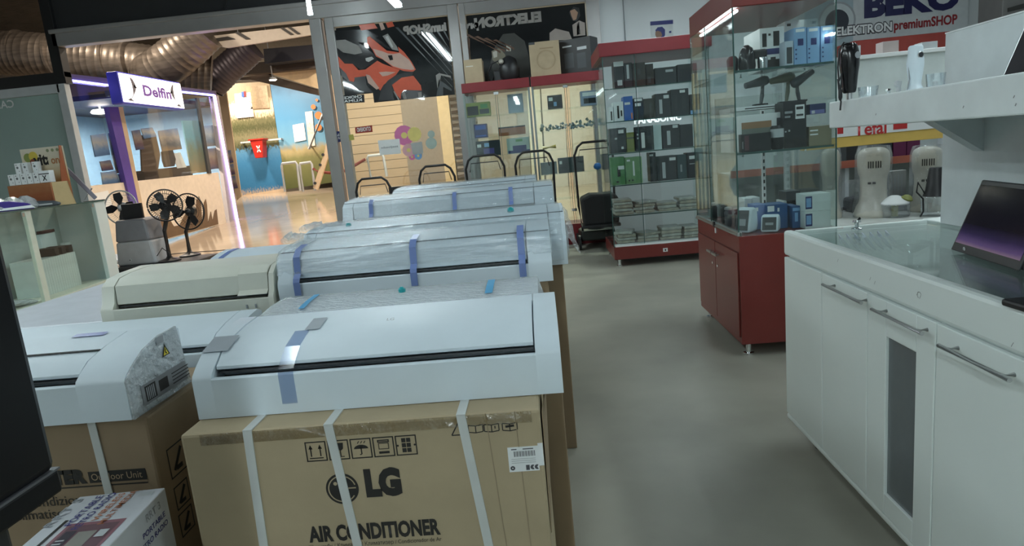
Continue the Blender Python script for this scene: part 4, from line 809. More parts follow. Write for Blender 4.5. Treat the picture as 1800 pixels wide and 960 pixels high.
# things on the red top
ZB = .768
def clock(label, x0,x1,yt,yb,Y,rz):
    a,b = A(x0,yb,Y=Y),A(x1,yb,Y=Y); h = A((x0+x1)/2,yt,Y=Y).z-ZB; w_ = (b.x-a.x)*.9
    t = thing('smart_speaker',label,'speaker',((a.x+b.x)/2,Y+.05,ZB),rz=rz,group=g3)
    pr = [(-.05,0),(.045,0),(.06,h*.25),(.055,h*.8),(.03,h),(-.0,h),(-.02,h*.95)]
    MB().prism([(-w_/2,y,z) for y,z in pr],(w_,0,0)).build('speaker_body', WHITE, t, bevel=.012, smooth=40)
    n = Vector((0,-h*.95,.03)).normalized()
    o_ = Vector((-w_/2+.008,-.05,.004)); up = Vector((0,.03,h*.95))
    d = Draw(o_,(1,0,0),up.normalized(),.003); L=up.length; d.rect(.002,.01,w_-.018,L-.012).m(1).up().rect(.02,.04,w_-.035,L*.55); d.build('screen',[DARK,GREY],t,world=False)
    return t
clock('larger white desk speaker with a dark slanted face at the glass corner',1300,1332,366,402,RY0+.10,-.85)
clock('smaller white desk speaker with a dark slanted face before the blue box',1343,1376,379,407,RY0+.04,-.5)
rb('product_box','dark blue box with a white label on the red top','box',1349,1385,359,399,ZB,BB2,((.02,.72,.35,.95,PAPER),(.5,.7,.6,.85,PAPER),(.0,.45,.6,.5,LBLUE)),dy=.16)
rb('product_box','light blue box behind the larger white speaker','box',1327,1348,360,390,ZB,pm('mid_blue_box',(.16,.24,.50),.4),((.05,.75,.3,.9,PAPER),),dy=.2)
rb('product_box','slim dark blue box next to the white boxes','box',1393,1407,362,398,ZB,BB2,((.05,.78,.95,.92,LBLUE),(.3,.3,.7,.7,LBLUE)),dy=.12)
WB = pm('white_carton',(.70,.78,.76),.5)
sidep = ((.15,.25,.75,.85,NAVY),(.22,.35,.68,.75,LBLUE))
for k,(yt,yb) in enumerate(((370,400),(341,370))):
    zz = ZB+.0 if k==0 else ZB+.105
    a,b = A(1420,395,Y=RY0+.06).x,A(1459,395,Y=RY0+.06).x
    carton('product_box',('lower white box with a blue window on the red top','upper white box with a blue window on the red top')[k],'box',a-.02,b,RY0+.05,RY0+.19,zz,.104,WB,g3,((.02,.15,.28,.88,NAVY),(.05,.25,.24,.78,LBLUE)))
rb('product_box','dark flat box on top of the far goods','box',1382,1407,336,352,ZB+.09,DARK,dy=.5); rb('product_box','white box under the dark flat box','box',1378,1410,352,385,ZB,pm('rb_white',(.62,.66,.66),.5),((.3,.5,.5,.8,NAVY),),dy=.5)
rb('product_box','small pale box with a round dark spot behind the blue boxes','box',1309,1322,349,372,ZB,PAPER,((.3,.3,.7,.6,INK),),dy=.45); rb('product_box','second small pale box with a dark spot behind the blue boxes','box',1323,1336,347,372,ZB,PAPER,((.3,.3,.7,.6,INK),),dy=.47)
for k,(x,yt,yb,mt,lb) in enumerate(((1258,355,378,BLACK,'black cordless shaver with a white mark nearest the far glass'),(1265,360,385,BLACK,'black cordless shaver standing second from the far glass'),(1279,352,389,pm('shaver_grey',(.16,.16,.18),.35),'grey cordless shaver with a pale head in the row'),(1294,354,385,pm('shaver_mid',(.07,.07,.08),.35),'dark grey shaver nearest the white speaker'))):
    YY = RY0+(.78,.62,.42,.30)[k]; p = A(x,yb,Y=YY); h = .11
    t = thing('shaver',lb,'shaver',(RX0+.06+.03*(k%2),YY,ZB),group=g3)
    MB().lathe([(.018,0),(.024,.02),(.023,.07),(.026,.10),(.015,.112)],(0,0,0),16).build('shaver_body', mt, t, smooth=50)
    MB().lathe([(.012,.110),(.024,.118),(.022,.132),(.01,.136)],(0,0,0),16).build('shaver_head', LGREY if k in (0,2) else DARK, t, smooth=50)
# ------------------------------------------------------------------ back shelving with the kitchen machines
SGX0, SGX1, SGY = 2.2, 3.9, 5.6
sg2 = thing('shop_shelving','white shop shelving with yellow edges behind the glass counter','shelving',((SGX0+SGX1)/2,SGY,0)); W_=(SGX1-SGX0)/2
zd = A(1560,390,Y=SGY).z
MB().box(-W_,W_,0,.9,zd-.03,zd).build('deck_board', pm('pale_grey_board',(.52,.54,.52),.4), sg2)
MB().box(-W_,W_,-.012,0,zd-.075,zd-.005).build('yellow_edge', TAN, sg2, bevel=.003)
sf = MB().box(-W_,W_,.0,.04,zd-.22,zd-.075).build('brand_strip', pm('grey_strip',(.15,.14,.14),.5), sg2)
MB().box(-W_,W_,.05,.9,0,zd-.03).build('plinth', pm('shelf_grey',(.30,.31,.31),.5), sg2)
qt = A(1588,411,Y=SGY); text('Tefal',(qt.x,SGY-.003,qt.z-.03),(1,0,0),(0,0,1),.085,INK,sg2,bold=.03)
qr = A(1565,409,Y=SGY); MB().lathe([(.03,0),(.03,.004)],(qr.x,SGY-.0,qr.z),16,(0,-1,0)).build('red_dot', pm('bright_red',(.52,.03,.02),.4), sg2, world=True)
zh0, zh1 = A(1530,250,Y=SGY).z, A(1530,236,Y=SGY).z
MB().box(-W_,.62,-.01,.06,zh0-.02,zh1-.0).build('header_edge', YELLOW, sg2, bevel=.004)
MB().box(-W_,.62,-.02,.02,zh1,zh1+.22).build('header_board', PAPER, sg2)
qh = A(1528,233,Y=SGY); TR = pm('tefal_red',(.50,.03,.03),.4); text('Tefal',(qh.x,SGY-.023,qh.z-.015),(1,0,0),(0,0,1),.10,TR,sg2,width=.26,bold=.02)
qa,qb = A(1568,226,Y=SGY),A(1592,221,Y=SGY); MB().box(qa.x,qb.x,SGY-.024,SGY-.02,qa.z-.01,qa.z+.05).build('red_mark', TR, sg2, world=True)
qa,qb = A(1470,236,Y=SGY),A(1480,222,Y=SGY); MB().box(qa.x,qb.x,SGY-.024,SGY-.02,qa.z,qa.z+.12).build('red_mark', TR, sg2, world=True)
MB().box(-W_,W_,.30,.33,zh1+.2,A(1560,98,Y=SGY+.3).z).build('back_panel', pm('white_back_panel',(.66,.72,.71),.45), sg2)
MB().box(-W_,W_,.27,.45,A(1560,100,Y=SGY+.3).z,A(1560,95,Y=SGY+.3).z+.01).build('top_ledge', PAPER, sg2, bevel=.004)
for x in (-W_+.02,W_-.06): MB().box(x,x+.04,.46,.50,0,2.0).build('upright', LGREY, sg2)
rs = thing('ledge_shelf','red edged shelf carrying dark boxes behind the kitchen machines','shelf',(3.2,7.0,0)); zr = A(1560,282,Y=7).z
MB().box(-1.2,1.2,0,.5,zr-.02,zr).m(1).box(-1.2,1.2,-.015,0,zr-.04,zr+.035).build('shelf_board',[LGREY,pm('dull_red_edge',(.36,.10,.06),.5)],rs)
MB().box(-1.2,1.2,.5,.52,0,1.75).build('back_board', pm('grey_back_board',(.35,.38,.37),.5), rs)
for x in (-1.17,0,1.13): MB().box(x,x+.04,.05,.5,0,zr-.02).build('support', LGREY, rs)
for k,(xa,xb,yt,mt,lb) in enumerate(((1488,1506,244,BLACK,'black box at the left of the red edged shelf'),(1508,1524,247,pm('film_grey',(.25,.26,.26),.3),'grey film wrapped box on the red edged shelf'),(1524,1568,243,pm('very_dark_blue',(.015,.018,.03),.4),'wide black box behind the middle machine'),(1570,1593,238,PURPLE,'plum gloss box, left of two'),(1594,1617,236,PURPLE,'plum gloss box with a white label, right of two'))):
    pbox('carton',lb,'box',xa,xb,yt,274,7.05,.25,zr,mt,group='boxes on the red edged shelf',marks=((.3,.75,.8,.9,PAPER),) if k==4 else ())
bar = MB().box(A(1500,85,Y=9.2).x,A(1672,70,Y=9.2).x,9.2,9.7,A(1560,86,Y=9.2).z-.1,A(1560,70,Y=9.2).z+.03).build('red_shelf_board', pm('dull_red',(.30,.04,.03),.45), bevel=.01); tag(bar,'long red shelf board under the shop name','shelf')
MB().box(A(1510,70,Y=9.19).x,A(1510,70,Y=9.19).x+.02,9.25,9.65,0,A(1560,86,Y=9.2).z-.1).box(A(1665,70,Y=9.19).x,A(1665,70,Y=9.19).x+.02,9.25,9.65,0,A(1560,86,Y=9.2).z-.1).build('support', LGREY, bar)
for (xa,xb,yt,yb,mt,lb) in ((1621,1648,73,90,pm('silver_grey',(.42,.44,.45),.4),'silver grey appliance box behind the white stick blender'),(1503,1513,80,96,LGREY,'small pale jar behind the black stick blender'),(1552,1580,72,78,pm('dull_pink',(.45,.38,.36),.5),'small pale label box on the white ledge')):
    zz = A(1560,95,Y=SGY+.3).z+.01; pbox('carton',lb,'box',xa,xb,yt,yb,SGY+.31,.12,zz,mt,group='boxes on the white ledge')
def machine(label, xa,xb,yt,yb,Y,rz,vents=True):
    a,b = A(xa,yb,Y=Y),A(xb,yb,Y=Y); H_ = A((xa+xb)/2,yt,Y=Y).z-zd; w_ = b.x-a.x
    t = thing('kitchen_machine',label,'kitchen machine',((a.x+b.x)/2,Y+.12,zd),rz=rz,group='bagged beige kitchen machines seen from behind')
    s = w_/.36
    MB().lathe(sp([(.165*s,0),(.175*s,.03),(.155*s,.09),(.125*s,.16),(.12*s,H_*.55),(.14*s,H_*.66),(.145*s,H_*.85),(.13*s,H_*.95),(.08*s,H_),(.01,H_*1.01)],3),(0,0,0),32).build('body', BEIGE, t, smooth=50)
    hv = MB().lathe(sp([(.06*s,0),(.10*s,.02),(.10*s,.20),(.08*s,.25),(.03*s,.27)],3),(0,.02,H_*.82),24,(0,1,-.08)).build('motor_head', BEIGE, t, smooth=50)
    MB().lathe([(.06*s,0),(.11*s,.03),(.13*s,.16),(.135*s,.17)],(0,.22,.04),24).build('bowl', STEEL, t, smooth=50)
    if vents:
        d = Draw((0,-.146*s,H_*.72),(1,0,0),(0,0,1),.004)
        for k in (-.05,-.03,-.01,.015,.035,.055): d.rect(k*s,.0,(k+.010)*s,.06)
        d.build('vent_slots',INK,t,world=False); d = Draw((0,-.132*s,H_*.72),(1,0,0),(0,0,1),.004); d.rect(-.05*s,-.14,-.02*s,-.12).rect(-.01*s,-.14,.02*s,-.12); d.build('rating_mark',INK,t,world=False)
    MB().lathe([(.185*s,0.0),(.19*s,.05),(.17*s,H_*.3),(.165*s,H_*.9),(.14*s,H_*1.02),(.05*s,H_*1.04)],(0,.02,0),18).build('plastic_bag', BAGF, t, smooth=60)
    return t
machine('beige kitchen machine in the middle with two rows of back vents',1514,1580,260,360,SGY+.28,-.45); machine('beige kitchen machine half hidden by the white panel',1612,1672,258,352,SGY+.34,-.5); machine('beige kitchen machine behind the glass case edge at the left',1450,1490,262,352,SGY+.40,-.42,False)
def cordpile(label,x,y,Y):
    p = A(x,y,Z=zd); rr = random.Random(int(x)); t = thing('mains_lead',label,'cord',(p.x,p.y,zd+.012),group='loose power cords on the shelf deck')
    MB().tube([(-.12,.03,.04),(-.06,-.02,.0),(-.02,.03,.0),(.03,.03,.01),(.05,-.02,.0),(0,-.05,.012),(-.04,-.01,.02),(.02,.02,.03),(.09,.0,.02),(.13,.03,.05)],.007,6).build('cable', BLACK, t, smooth=50)
    MB().lathe([(.008,0),(.018,.03),(.02,.06),(.01,.07)],(.13,.03,.05),10,(.8,.1,.5)).build('plug', BLACK, t, smooth=50); return t
cordpile('coiled black cord with a plug beside the glass case edge',1485,372,0); cordpile('coiled black cord before the right hand machine',1618,368,0)
zz = A(1570,380,Z=zd); t = thing('juicer','white conical juicer lid with a green reamer on a clear bowl','juicer',(zz.x,zz.y-.02,zd))
MB().lathe([(.11,0),(.12,.01),(.12,.10),(.115,.11)],(0,0,0),28).build('clear_bowl', CLEARP, t, smooth=50)
MB().lathe([(.115,.11),(.12,.12),(.115,.13),(.05,.175),(.03,.185),(.005,.186)],(0,0,0),28).build('lid', PAPER, t, smooth=50)
MB().lathe([(.005,-.02),(.045,0),(.05,.01),(.03,.035),(.01,.045)],(.075,-.05,.145),18,(.3,-.2,1)).build('reamer', pm('moss_green',(.26,.28,.08),.5), t, smooth=50)
MB().lathe([(.028,0),(.03,.10),(.025,.105)],(0,0,.002),14).build('axle', pm('moss_green',(.26,.28,.08),.5), t, smooth=50)
zz = A(1640,379,Z=zd); t = thing('blender_jug','clear bagged blender jug with a black upper part','blender',(zz.x,zz.y,zd))
MB().lathe([(.08,0),(.09,.02),(.095,.16),(.09,.17)],(0,0,0),24).build('jug', CLEARP, t, smooth=50); MB().lathe([(.10,.17),(.08,.22),(.055,.40),(.05,.41)],(.02,0,0),20).build('motor', BLACK, t, smooth=50)
MB().tube([(-.09,-.03,.2),(-.16,-.05,.3),(-.17,-.05,.22),(-.12,-.06,.16),(-.11,-.05,.05),(-.14,-.06,.01)],.007,6).build('cord', BLACK, t, smooth=50)
zz = A(1505,352,Y=6.42); zz.z = zd; t = thing('waffle_maker','dark bagged appliance between the left and middle machines','appliance',(zz.x+.02,zz.y,zd)); MB().box(-.11,.11,-.1,.1,0,.14).build('body', pm('dark_slate',(.035,.04,.05),.35), t, bevel=.03); MB().box(-.09,.09,-.105,-.1,.05,.065).build('chrome_band', CHROME, t); MB().box(-.12,.12,-.11,.11,0,.30).build('plastic_bag', BAGF, t, bevel=.04)
zz = A(1597,345,Y=6.05); zz.z = zd; t = thing('toaster','dark toaster with a woven grey box behind','toaster',(zz.x,zz.y+.2,zd)); MB().box(-.14,.14,-.08,.08,.0,.13).build('body', pm('dark_slate',(.035,.04,.05),.35), t, bevel=.025); MB().box(-.12,.12,-.083,-.08,.05,.065).build('chrome_band', STEEL, t)
o = carton('carton','pale grey ribbed box behind the dark toaster','box',zz.x-.12,zz.x+.14,zz.y+.30,zz.y+.38,zd,.36,pm('ribbed_grey',(.32,.33,.32),.5),None,tuple((.1+.12*k,.1,.14+.12*k,.9,GREY) for k in range(7)))
o = MB().box(zz.x-.23,zz.x-.15,zz.y+.05,zz.y+.12,zd,zd+.46).build('appliance_tower', BLACK, bevel=.03); tag(o,'tall narrow black appliance beside the middle machine','appliance')
# sign on the back wall
bs = thing('brand_sign','white wall sign with navy and red shop lettering and a washing machine','sign',(5.0,SY-.03,2.3))
MB().box(A(1404,40,Y=SY-.03).x,A(1702,20,Y=SY-.03).x,SY-.03,SY,2.40,3.35).build('sign_board', pm('sign_grey_white',(.55,.58,.59),.4), bs, world=True)
q = A(1601,21,Y=SY-.03); text('BEKO',(q.x,SY-.036,q.z),(1,0,0),(0,0,1),.30,pm('beko_navy',(.022,.022,.085),.4),bs,width=A(1684,10,Y=SY).x-A(1517,30,Y=SY).x,bold=.06)
q = A(1518,59,Y=SY-.03); text('ELEKTRON',(q.x,SY-.036,q.z),(1,0,0),(0,0,1),.125,pm('letter_outline',(.05,.05,.06),.5),bs,width=A(1567,50,Y=SY).x-A(1469,60,Y=SY).x+.02,bold=.085,name='lettering_outline')
text('ELEKTRON',(q.x,SY-.040,q.z+.005),(1,0,0),(0,0,1),.115,PAPER,bs,width=A(1567,50,Y=SY).x-A(1469,60,Y=SY).x,bold=.03)
q = A(1626,47,Y=SY-.03); text('premiumSHOP',(q.x,SY-.036,q.z),(1,0,0),(0,0,1),.125,pm('sign_red',(.26,.02,.025),.4),bs,width=A(1681,38,Y=SY).x-A(1570,50,Y=SY).x,bold=.03)
c = A(1471,37,Y=SY-.03); d = Draw((c.x,SY-.031,c.z),(1,0,0),(0,0,1),.001); s=SY/1145
d.m(0).rect(-52*s,-45*s,26*s,44*s).up().m(1).disc(0,0,30*s).up().m(2).disc(0,0,27*s).up().m(3).disc(0,-1*s,19*s).up().m(1).ring(0,0,30*s,2*s); d.build('washing_machine_picture',[pm('pale_blue_print',(.34,.43,.47),.4),GREY,pm('door_ring_print',(.52,.57,.58),.4),pm('dark_door_print',(.03,.035,.05),.3)],bs)
wu = thing('appliance_unit','dark grey boxy wall unit with a black slot above the white panel','wall unit',(6.55,8.6,3.0)); qa = A(1757,20,Y=8.6); qb = A(1860,10,Y=8.6)
MB().box(qa.x,6.6,8.55,9.0,A(1760,36,Y=8.6).z,3.3).build('unit_body', pm('warm_dark_grey',(.12,.115,.11),.5), wu, world=True, bevel=.01)
MB().prism(px([(1772,14),(1810,3),(1810,12),(1772,21)],Y=8.54),(0,.02,0)).build('slot', INK, wu, world=True)
# ------------------------------------------------------------------ white shop counter on the right
KX, KF, KN, KT = 1.04, 2.83, -1.2, .955
wc = thing('shop_counter','long white shop counter with bar handles and a glass top','counter',(KX,KF,0))
def wb(x0,x1,y0,y1,z0,z1,mb=None): return (mb or MB()).box(x0,x1,y0,y1,z0,z1)
wb(KX+.005,KX+.60,KN,KF-.01,.12,.845).build('carcass', WHITE2, wc, world=True)
wb(KX-.012,KX+.03,KN,KF+.012,.848,KT).build('fascia_board', WHITE2, wc, world=True, bevel=.012)
wb(KX+.03,KX+.62,KF-.03,KF+.012,.848,KT-.002).build('end_fascia', WHITE2, wc, world=True, bevel=.01)
wb(KX-.012,KX+.60,KN,KF+.005,.098,.122).build('bottom_rail', WHITE2, wc, world=True, bevel=.008)
wb(KX+.03,KX+.60,KN,KF-.03,.845,.852).build('display_floor', pm('display_grey',(.46,.52,.50),.35), wc, world=True)
wb(KX+.025,KX+.57,KN,KF-.015,KT-.012,KT-.003).build('glass_top', glass('counter_glass',(.93,.97,.96),refl=.06,fres=.5), wc, world=True)
wb(KX+.57,KX+.66,KN,KF+.01,.10,KT).build('back_ledge', WHITE2, wc, world=True, bevel=.006)
for yy in (KF-.12,KF-1.3,KF-2.6):
    MB().lathe([(.035,0),(.035,.03),(.02,.04),(.02,.10)],(KX+.10,yy,0),14).build('foot', BLACK, wc, smooth=40, world=True)
ys = [KF]+[A(x,y,X=KX).y for x,y in ((1450.5,500),(1532,560),(1653,640))]; ys.append(ys[-1]-.42); ys.append(ys[-1]-.42)
for k in range(len(ys)-1):
    y1,y0 = ys[k]-.0025, ys[k+1]+.0025
    glz = k == 2
    nm = 'end_panel' if k == 0 else 'door'
    mb = MB()
    if not glz: mb.box(KX-.014,KX+.004,y0,y1,.128,.842)
    else:
        gy1,gy0 = A(1565,600,X=KX).y, A(1619,600,X=KX).y; gz0,gz1 = .20,.73
        mb.box(KX-.014,KX+.004,gy1,y1,.128,.842).box(KX-.014,KX+.004,y0,gy0,.128,.842).box(KX-.014,KX+.004,gy0,gy1,.128,gz0).box(KX-.014,KX+.004,gy0,gy1,gz1,.842)
    dr_ = mb.build(nm, WHITE2, wc, world=True, bevel=.003)
    if glz: MB().box(KX-.004,KX+.002,gy0,gy1,gz0,gz1).build('frosted_pane', pm('grey_frosted_pane',(.13,.15,.16),.25,coat=.3), dr_, world=True)
    if k == 0: continue
    a,b = [((1446,502),(1514,531)),((1532,545),(1621,585)),((1650,608),(1775,668))][k-1] if k < 4 else (None,None)
    if a: Y1,Y0,zz = A(*a,X=KX-.045).y, A(*b,X=KX-.045).y, (A(*a,X=KX-.045).z+A(*b,X=KX-.045).z)/2
    else: Y1,Y0,zz = y1-.06,y0+.1,.755
    MB().tube([(KX-.045,Y0,zz),(KX-.045,Y1,zz)],.006,10).tube([(KX-.045,Y0+.03,zz),(KX-.014,Y0+.03,zz)],.0055,8).tube([(KX-.045,Y1-.03,zz),(KX-.014,Y1-.03,zz)],.0055,8).build('handle', STEEL, dr_, smooth=50, world=True)
SC = pm('scuff_grey',(.20,.22,.22),.6)
d = Draw((KX-.012,0,0),(0,-1,0),(0,0,1),.0008)
for (x,y) in ((1473,458),(1530,490),(1613,516),(1618,522),(1538,497),(1780,606)):
    p = A(x,y,X=KX-.0125); d.line(-p.y-.004,p.z-.006,-p.y+.003,p.z+.006,.0015)
p = A(1616,519,X=KX-.0125); d.ring(-p.y,p.z,.010,.0018,20,250,14); d.build('scuff_marks',SC,wc,world=True)
# inside the glass top
p = A(1530,420,Z=.86); t = thing('crockery_stack','row of pale blue white plates standing under the counter glass','plates',(KX+.26,KF-.20,.852))
for k in range(7): MB().lathe([(.002,0),(.025,.001),(.043,.006),(.044,.009),(.025,.004),(.002,.003)],(-.12+.030*k,-.02,.062),20,(.8,-.2,.55)).build('plate', pm('blue_white_china',(.62,.68,.78),.25,coat=.4), t, smooth=50)
t = thing('glass_bowl','clear footed glass bowl under the counter glass','bowl',(A(1600,465,Z=.86).x,A(1600,465,Z=.86).y,.852))
MB().lathe([(.035,0),(.035,.004),(.008,.01),(.008,.05),(.03,.06),(.06,.08),(.066,.09),(.06,.084),(.028,.066),(.001,.062)],(0,0,0),28).build('bowl_glass', CLEARP, t, smooth=50)
p = A(1637,455,Z=.86)
for k,dx in enumerate((0,.022)):
    o = MB().lathe([(.006,0),(.006,.085),(.008,.088)],(p.x+dx,p.y,.852),12).build('chrome_standoff', CHROME, smooth=40); tag(o,'chrome standoff post under the counter glass, '+('left of two','right of two')[k],'post')
p = A(1506,402,Z=KT); t = thing('glass_clamp','small chrome clamp at the far edge of the counter glass','clamp',(p.x,p.y,KT-.003))
MB().lathe([(.02,0),(.02,.005),(.008,.008),(.008,.028),(.016,.03),(.014,.04)],(0,0,0),16).build('clamp_post', CHROME, t, smooth=50); MB().tube([(-.012,0,.03),(.014,.0,.045)],.006,8).build('clamp_screw', CHROME, t, smooth=50)
p = A(1515,412,Z=.86)
# raised white unit on the counter: upright panel and shelf along the aisle
UX = 1.60; uf = A(1657,230,X=UX).y
wu2 = thing('counter_shelf_unit','white upright panel with a thick white shelf above the counter','shelf unit',(UX,uf,KT))
wb(UX,UX+.02,KN,uf,KT-.003,1.685).build('upright_panel', pm('white_panel',(.64,.69,.70),.45), wu2, world=True, bevel=.003)
wb(UX+.0,UX+.024,KN,uf+.003,1.685,1.69).build('panel_edge', PAPER, wu2, world=True)
SX_ = 1.115; sfar = A(1457,200,X=SX_).y
wb(SX_,UX,KN,sfar,1.371,1.468).build('shelf_board', pm('white_shelf',(.70,.76,.76),.4), wu2, world=True, bevel=.005)
br = A(1617,222,Y=sfar-.08); MB().prism([(br.x,sfar-.08,1.372),(UX,sfar-.08,1.372),(UX,sfar-.08,A(1662,270,Y=sfar-.08).z)],(0,-.06,0)).build('bracket', pm('white_panel',(.64,.69,.70),.45), wu2, world=True)
d = Draw((SX_,0,0),(0,-1,0),(0,0,1),.0008)
for (x,y) in ((1540,201),(1694,188),(1783,170),(1786,184)):
    p = A(x,y,X=SX_); d.line(-p.y-.002,p.z-.003,-p.y+.002,p.z+.003,.003)
d.build('scuff_marks',SC,wu2,world=True)
# stick blenders on the shelf
SH = 1.468
p = A(1493,155,Y=2.47); t = thing('stick_blender','glossy black stick blender with its cord on the white shelf','stick blender',(p.x,p.y,SH))
zt = A(1493,76,Y=2.47).z-SH; s = zt/.25; B0 = A(1492,163,Y=2.47).z-SH
MB().lathe(sp([(.012,B0),(.022,B0+.004),(.028,B0+.06),(.033,B0+.10),(.031,B0+.14),(.024,B0+.165),(.026,zt-.012),(.018,zt)]),(0,0,0),28).build('handle', BLACKG, t, smooth=50)
MB().lathe([(.010,0),(.010,B0)],(0,0,0),14).build('shaft', STEEL, t, smooth=40)
MB().lathe([(.010,0),(.012,.004)],(.014,-.027,zt-.045),12,(.3,-1,0)).build('button', GREY, t)
MB().tube([(0,0,zt),(-.02,-.002,zt+.004),(-.038,-.004,zt-.02),(-.042,-.004,zt-.08),(-.040,-.008,zt-.13),(-.030,-.008,zt-.10),(-.034,-.008,zt-.16),(-.042,-.004,zt-.12),(-.036,-.004,zt-.18),(-.033,-.008,zt-.20),(-.036,-.008,zt-.23)],.0032,8).build('cord', BLACK, t, smooth=60)
MB().lathe([(.004,0),(.007,.01),(.007,.035),(.004,.04)],(-.0345,-.006,zt-.195),10).build('plug', BLACK, t, smooth=50)
p = A(1608,160,Y=2.38); t = thing('stick_blender','white stick blender with a round black button on the shelf','stick blender',(p.x,p.y,SH)); zt = A(1608,80,Y=2.38).z-SH
MB().lathe(sp([(.030,-.0),(.026,.012),(.019,.03),(.024,.07),(.0265,.10),(.023,.13),(.022,zt-.006),(.018,zt)]),(0,0,0),28).build('handle', WHITE, t, smooth=50)
MB().lathe([(.009,0),(.008,.004)],(.004,-.022,zt-.034),18,(.15,-1,0)).build('button', DARK, t); MB().lathe([(.0095,-.001),(.0115,.002),(.0095,.003)],(.004,-.022,zt-.034),18,(.15,-1,0)).build('button_ring', STEEL, t)
MB().tube([(-.018,0,zt-.02),(-.024,-.004,zt-.06),(-.022,-.006,zt-.11),(-.024,-.004,.03),(-.026,0,.004)],.002,6).build('cord', GREY, t, smooth=60)
p = A(1585,140,Y=2.40); o = MB().prism([(p.x-.018,p.y,SH+.03),(p.x-.002,p.y,SH+.02),(p.x+.004,p.y,SH+.045),(p.x-.014,p.y,SH+.048)],(0,.02,0)).box(p.x-.01,p.x,p.y,p.y+.02,SH,SH+.03).build('power_plug', LGREY, bevel=.003); tag(o,'pale grey plug standing left of the white stick blender','plug')
for k,(x0,x1,yt,lb) in enumerate(((1509,1543,152,'wide clear beaker between the two stick blenders'),(1628,1660,129,'clear measuring beaker right of the white stick blender'))):
    Yb = (2.44,2.36)[k]; a,b = A(x0,168,Y=Yb),A(x1,165,Y=Yb); r = (b.x-a.x)/2; h = A((x0+x1)/2,yt,Y=Yb).z-SH
    t = thing('beaker',lb,'beaker',((a.x+b.x)/2,Yb,SH)); MB().lathe([(r*.85,0),(r,h),(r*.96,h),(r*.82,.004)],(0,0,0),24).build('beaker_wall', CLEARP, t, smooth=50)
    if k: MB().lathe([(.008,.005),(.008,h*.5),(.012,h*.55)],(-.002,0,0),12).build('whisk_shaft', STEEL, t, smooth=50)
p = A(1562,165,Y=2.42); t = thing('bottle_stopper','small chrome stopper knob standing on the white shelf','stopper',(p.x,p.y,SH)); MB().lathe([(.010,0),(.010,.004),(.005,.007),(.006,.014),(.010,.017),(.008,.023)],(0,0,0),14).build('knob', CHROME, t, smooth=50)
# black screen leaning on the upright panel above the shelf
p = A(1757,150,X=UX-.10); t = thing('monitor','black screen in a silver frame leaning above the white shelf','monitor',(UX-.05,p.y,SH))
hm = A(1776,32,X=UX-.02).z-SH; L_ = .5
MB().add([(-.05,0,0),(.0,-.05,hm),(.0,-L_,hm),(-.05,-L_,0),(-.035,0,0),(.015,-.05,hm),(.015,-L_,hm),(-.035,-L_,0)],[(0,1,2,3),(7,6,5,4),(0,4,5,1),(1,5,6,2),(2,6,7,3),(3,7,4,0)]).build('bezel', STEEL, t, bevel=.003)
nx = Vector((hm,0,-.05)).normalized()*-.005
e = [Vector(q)+nx for q in ((-.049,-.018,.012),(-.003,-.062,hm-.014),(-.003,-L_+.01,hm-.014),(-.049,-L_+.01,.012))]
MB().prism(e,nx*-.9).build('screen', pm('screen_black',(.016,.014,.018),.4,spec=.08), t)
# open laptop on the counter: its screen faces the aisle
p = A(1671,437,Z=KT); v = Vector((-.045,-.39,0)); ux = v.normalized(); n = Vector((-ux.y,ux.x,0)); 
if n.x < 0: n = -n                      # n points away from the aisle
t = thing('laptop','open black laptop with a violet glow at the bottom of its screen','laptop',(p.x,p.y,KT-.003))
topv = A(1708,314,X=p.x+.08)-p; up = Vector((n.x*.085,n.y*.085,topv.z)); W = .365
def lb_(o,a,b,c): return MB().obox(o,a,b,c)
lb_(n*.0,ux*W,up,n*.008).build('lid', BLACK, t, bevel=.003)
scr = ramp_mat('laptop_picture',[(0,(.26,.17,.24)),(.07,(.13,.08,.20)),(.20,(.035,.026,.075)),(.36,(.010,.009,.016)),(1,(.006,.006,.008))],noise=.10,scale=2,emit=.15,rough=.12,spec=.10)
q = up.normalized(); lb_(ux*.010+q*.028-n*.0015,ux*(W-.02),q*(up.length-.042),n*.001).build('screen', scr, t)
c = ux*.075+q*.014-n*.001; MB().lathe([(.007,0),(.007,.0006)],c,18,-n).build('logo', LGREY, t)
text('hp', Vector(t.location)+c-n*.0018-q*.0035-ux*.0, ux, q, .007, INK, t)
lb_(n*.012,ux*W,n*.24,Vector((0,0,.018))).build('keyboard_base', BLACK, t, bevel=.004)
a = A(1758,538,Z=KT-.003); t = thing('laptop','closed black slim laptop at the near edge of the counter glass','laptop',(a.x,a.y,KT-.003),rz=.05)
MB().box(0,.36,-.26,0,.001,.018).build('body', BLACK, t, bevel=.006); MB().box(.10,.26,-.262,-.258,.008,.010).build('lid_gap', INK, t)
